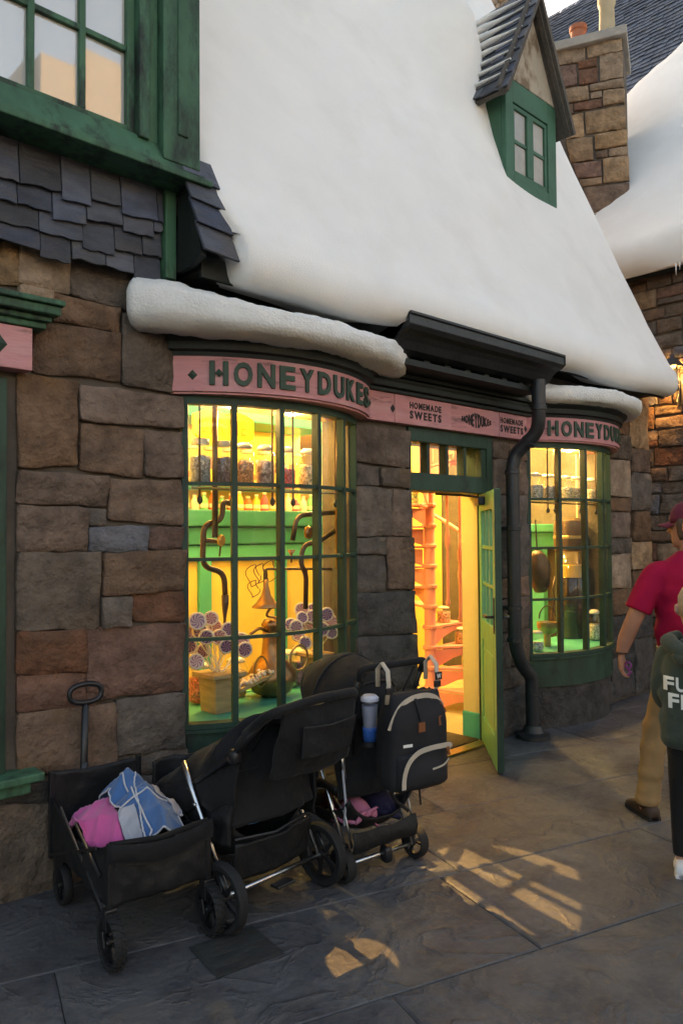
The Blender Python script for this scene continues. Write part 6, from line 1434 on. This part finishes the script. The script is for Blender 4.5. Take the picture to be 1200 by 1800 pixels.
# small yellow print across the shoulders
def back_pt(a, z, d, T=tors, ry_add=.0):
    t = T(z); u = min(.98, abs(a)/t[2]); return Vector((a, t[1]-t[3]*(1-u**(2/.88))**(.44)-d-ry_add, z))
for i, (tx, z_) in enumerate((('WE',1.345),('E',1.315),('CA',1.29))):
    a = -.055
    for ch in tx:
        letter(ch, .03, lambda p, q, d: MM @ back_pt(a+p, z_+q, .004+d), .020, .020, .0, .004).build('print', M['yellowprint'], shirt, fix=False); a += .026
# trousers, belt, shoes
b = MB()
b.loft([ring((0,0,z),rx,ry,X,Y,24,.9) for z,rx,ry in ((.80,.172,.135),(.86,.186,.142),(.92,.188,.142),(.955,.184,.138))])
for (fx_, fy_), s_ in ((Lf,-1),(Rf,1)):
    hip = Vector((s_*.095,-.005,.86)); knee = Vector((s_*.05+fx_*.58,fy_*.45+.03,.50)); ank = Vector((fx_,fy_-.015,.075)); rr = []
    for k in range(33):
        t = k/32; p = hip.lerp(knee, t*2) if t < .5 else knee.lerp(ank, t*2-1)
        base = .098-.030*smoothstep(0,.5,t)-.004*smoothstep(.5,1,t)
        wob = .0045*math.sin(k*2.3+s_)*smoothstep(.55,.95,t) + .004*math.sin(k*1.3)*smoothstep(.25,.5,t)
        rr.append(ring(p, base+wob, base*1.04+wob, X, Y, 18))
    b.loft(rr)
fuse(mb_(b,'trousers','khaki',smooth=True), .010, 3)
b = MB(); b.loft([ring((0,0,z),rx,ry,X,Y,24,.9) for z,rx,ry in ((.912,.192,.146),(.914,.196,.150),(.945,.196,.150),(.947,.190,.144))]); mb_(b,'belt','belt',smooth=True)
def shoe(fx_, fy_, m_, k, yaw=0.0, lift=0.0):
    q = lambda x, y, z: Vector((fx_+math.cos(yaw)*x-math.sin(yaw)*y, fy_+math.sin(yaw)*x+math.cos(yaw)*y, z+lift))
    b = MB(); b.loft([[q(w_*math.cos(a)*k, y*k, max(0,(h_/2+h_/2*math.copysign(abs(math.sin(a))**.7, math.sin(a))))*k) for a in [2*math.pi*j/14 for j in range(14)]] for y,w_,h_ in ((-.085,.022,.05),(-.078,.036,.075),(-.04,.042,.095),(.01,.042,.095),(.06,.045,.075),(.12,.048,.055),(.165,.040,.045),(.185,.018,.035))])
    sole = MB(); pl = [(-.035,-.085),(.035,-.085),(.044,-.04),(.042,.02),(.052,.10),(.046,.16),(.02,.192),(-.02,.192),(-.046,.16),(-.052,.10),(-.042,.02),(-.044,-.04)]
    sole.prism([(x*k,y*k) for x,y in pl], lambda x, y: q(x,y,.001), lambda x, y: q(x,y,.022*k))
    return b, sole
for (fx_, fy_), yw in ((Lf,.25),(Rf,-.1)):
    b, so_ = shoe(fx_, fy_, 'shoe', 1.0, yw); o = mb_(b,'shoe','shoe',smooth=True); mb_(so_,'sole','rubber',o)
    b = MB(); b.loft([ring((fx_,fy_-.015,z),r_,r_,X,Y,14) for z,r_ in ((.06,.046),(.10,.048),(.13,.045))]); mb_(b,'sock','belt',smooth=True)
# hair and cap
b = MB(); b.loft([[hp(rx*math.cos(a), oy+ry*math.sin(a), z) for a in [2*math.pi*(.5+.62*(j/16-.0))+.0-.38 for j in range(17)]] for z,oy,rx,ry in ((-.075,-.012,.070,.082),(-.04,-.008,.079,.096),(.01,-.006,.083,.103),(.045,-.006,.083,.103))], caps=False); mb_(b,'hair','hair',smooth=True,solid=.008,fix=False)
b = MB(); b.loft([[hp(rx*math.cos(a), oy+ry*math.sin(a), z) for a in [2*math.pi*j/20 for j in range(20)]] for z,oy,rx,ry in ((.022,-.004,.085,.106),(.05,-.004,.087,.108),(.09,-.008,.082,.102),(.125,-.010,.062,.078),(.142,-.010,.034,.042),(.147,-.010,.004,.004))]); cp_ = mb_(b,'cap','capred',smooth=True)
b = MB(); b.grid(lambda i, j: hp(-.078+.156*i/10, .080+.012-(abs(i/5-1)**2)*.045+.085*j/5*(1-.55*abs(i/5-1)**2.2), .030-.020*(j/5)-.020*abs(i/5-1)**2), 10, 5); mb_(b,'brim','capred',cp_,smooth=True,solid=.006,fix=False)
b = MB(); b.tube([Vector((-.385+.031*math.cos(t*math.pi/8), .03+.029*math.sin(t*math.pi/8), .905)) for t in range(16)], .006, 6, closed=True); mb_(b,'wristband','belt')
# purple keyring in his left hand
M['purple'] = mat('purple_plastic', (.28,.05,.22), rough=.4, bump=0)
kq = MM @ Vector((-.345,.05,.83))
KR = thing('keyring', 'purple beaded keyring held in the left hand of the man in crimson', 'keyring', kq)
b = MB(); b.tube([kq+Vector((0,.018*math.cos(t*math.pi/8),.018*math.sin(t*math.pi/8))) for t in range(16)], .005, 6, closed=True); b.build('ring', M['purple'], KR, smooth=True)
for i in range(4): b = MB(); ball(b, kq+Vector((.004,.012*math.cos(i*1.6),-.012-.014*i)), .009,.009,.009, 8, 6); b.build('bead', M['purple'], KR, smooth=True)

# ---- child in dark green hooded top, back to the camera
PK = Vector((3.652,-2.03,0)); TK = R(22); MK = frame(PK, TK-R(90))
kid = thing('person', 'child in dark green hooded top with white lettering and black leggings', 'person', PK, rz=TK-R(90))
def kb_(b, name, m_, parent=None, **k): return b.move(MK).build(name, M[m_], parent or kid, **k)
kl, kr = (-.075,.02), (.075,-.03)
hk = Vector((0,.02,1.235))
def kp(x, y, z): return hk+Vector((x,y,z))
b = MB()
b.loft([ring((0,0,z),rx,ry,X,Y,18,.9) for z,rx,ry in ((.62,.115,.085),(.72,.115,.085),(.85,.115,.085),(.98,.125,.085),(1.04,.105,.07),(1.08,.05,.045))])
limb(b, [(0,0,1.06),(0,.01,1.10),(0,.015,1.16)], [.043,.040,.042])
b.loft([[kp(rx*math.cos(a), oy+ry*math.sin(a), z) for a in [2*math.pi*j/18 for j in range(18)]] for z,oy,rx,ry in ((-.115,.035,.018,.022),(-.105,.028,.040,.045),(-.075,.015,.056,.066),(-.03,.005,.066,.082),(.02,.0,.071,.090),(.06,-.004,.069,.087),(.095,-.006,.052,.068),(.115,-.006,.022,.03))])
for s_ in (-1,1): b.tube([kp(s_*.068,-.003,.020),kp(s_*.080,-.016,.014),kp(s_*.081,-.014,-.012),kp(s_*.070,.0,-.030)], [.008,.012,.011,.007], 8)
b.tube([kp(0,.088,.0),kp(0,.106,-.028),kp(0,.09,-.036)], [.007,.012,.007], 8)
for s_ in (-1,1):
    limb(b, [(s_*.12,.02,1.0),(s_*.145,.05,.86),(s_*.13,.13,.78),(s_*.09,.19,.76)], [.042,.038,.034,.024]); hand(b, (s_*.088,.192,.76), (-s_*.6,.3,-.2), (-s_*.4,1,.1), (-s_,0,.1), .78, .5)
for (fx_, fy_), s_ in ((kl,-1),(kr,1)): limb(b, [(s_*.062,0,.64),(fx_,fy_*.5+.01,.36),(fx_,fy_,.06)], [.062,.042,.030])
fuse(kb_(b,'body','skin2',smooth=True), .0065, 4)
b = MB(); b.loft([[kp(rx*math.cos(a), oy+ry*math.sin(a), z) for a in [2*math.pi*j/20 for j in range(20)]] for z,oy,rx,ry in ((-.03,-.010,.069,.080),(.02,-.006,.0745,.091),(.06,-.008,.0735,.089),(.098,-.008,.055,.070),(.119,-.008,.024,.032),(.122,-.008,.003,.003))]); kb_(b,'hair','fairhair',smooth=True)
for s_ in (-1,1):
    b = MB(); ball(b, kp(s_*.027,.074,.012), .010,.010,.010); kb_(b,'eye','white',smooth=True)
def ktor(z):
    T = [(.60,0,.142,.122),(.64,0,.158,.138),(.72,0,.160,.138),(.82,-.003,.158,.130),(.92,-.006,.158,.122),(1.0,-.006,.150,.112),(1.05,-.004,.112,.092),(1.09,0,.068,.068),(1.10,0,.060,.062)]
    for k in range(len(T)-1):
        if T[k][0] <= z <= T[k+1][0]:
            t = (z-T[k][0])/(T[k+1][0]-T[k][0]); return [T[k][i]+(T[k+1][i]-T[k][i])*t for i in range(4)]
    return T[0] if z < T[0][0] else T[-1]
b = MB(); zs_ = [.60+.50*i/22 for i in range(23)]
b.loft([[p+Vector((nz(p.x*9,p.y*9,z*16)*.020,nz(p.x*8+5,p.y*8,z*15)*.020,0))*(1 if z < 1.0 else .3) for p in ring((0,ktor(z)[1],z),ktor(z)[2],ktor(z)[3],X,Y,26,.88)] for z in zs_])
for s_ in (-1,1): limb(b, [(s_*.09,.01,1.03),(s_*.118,.025,1.0),(s_*.145,.055,.86),(s_*.135,.13,.785),(s_*.10,.185,.765)], [.060,.064,.060,.056,.042])
hood_ = fuse(kb_(b,'hooded_top','hoodie',smooth=True), .009, 5)
b = MB()                                                     # hood lying on the back, rolled edge
b.tube(curve([(-.075,.06,1.10),(-.115,.0,1.09),(-.085,-.085,1.06),(0,-.125,1.03),(.085,-.085,1.06),(.115,.0,1.09),(.075,.06,1.10)],5), [.028]*6+[.040]*8+[.048]*6+[.040]*6+[.028]*5, 10)
b.loft([ring((0,-.10-.02*math.sin(i),1.06-.032*i),w_,d_,X,Y,14) for i,(w_,d_) in enumerate(((.10,.045),(.105,.05),(.085,.045),(.045,.03)))])
kb_(b,'hood','hoodie',hood_,smooth=True)
for tx, z_, a0, h_, w_ in (('FUR',.872,-.140,.062,.046),('FRA',.795,-.120,.066,.046)):
    a = a0
    for ch in tx:
        letter(ch, .03, lambda p, q, d: MK @ back_pt(a+p, z_+q+.0, .003+d, ktor), w_, h_, .0, .009).build('letter', M['whiteprint'], hood_, fix=False); a += w_*1.16
b = MB(); b.loft([ring((0,0,z),.128,.100,X,Y,18,.9) for z in (.58,.62,.68)])
for (fx_, fy_), s_ in ((kl,-1),(kr,1)): limb(b, [(s_*.062,0,.62),(fx_,fy_*.5+.012,.36),(fx_,fy_-.008,.09)], [.075,.052,.042])
fuse(kb_(b,'leggings','black',smooth=True), .009, 4)
for (fx_, fy_) in (kl, kr):
    b, so_ = shoe(fx_, fy_, 'w', .82); o = kb_(b,'shoe','whiteshoe',smooth=True); kb_(so_,'sole','whiteshoe',o)
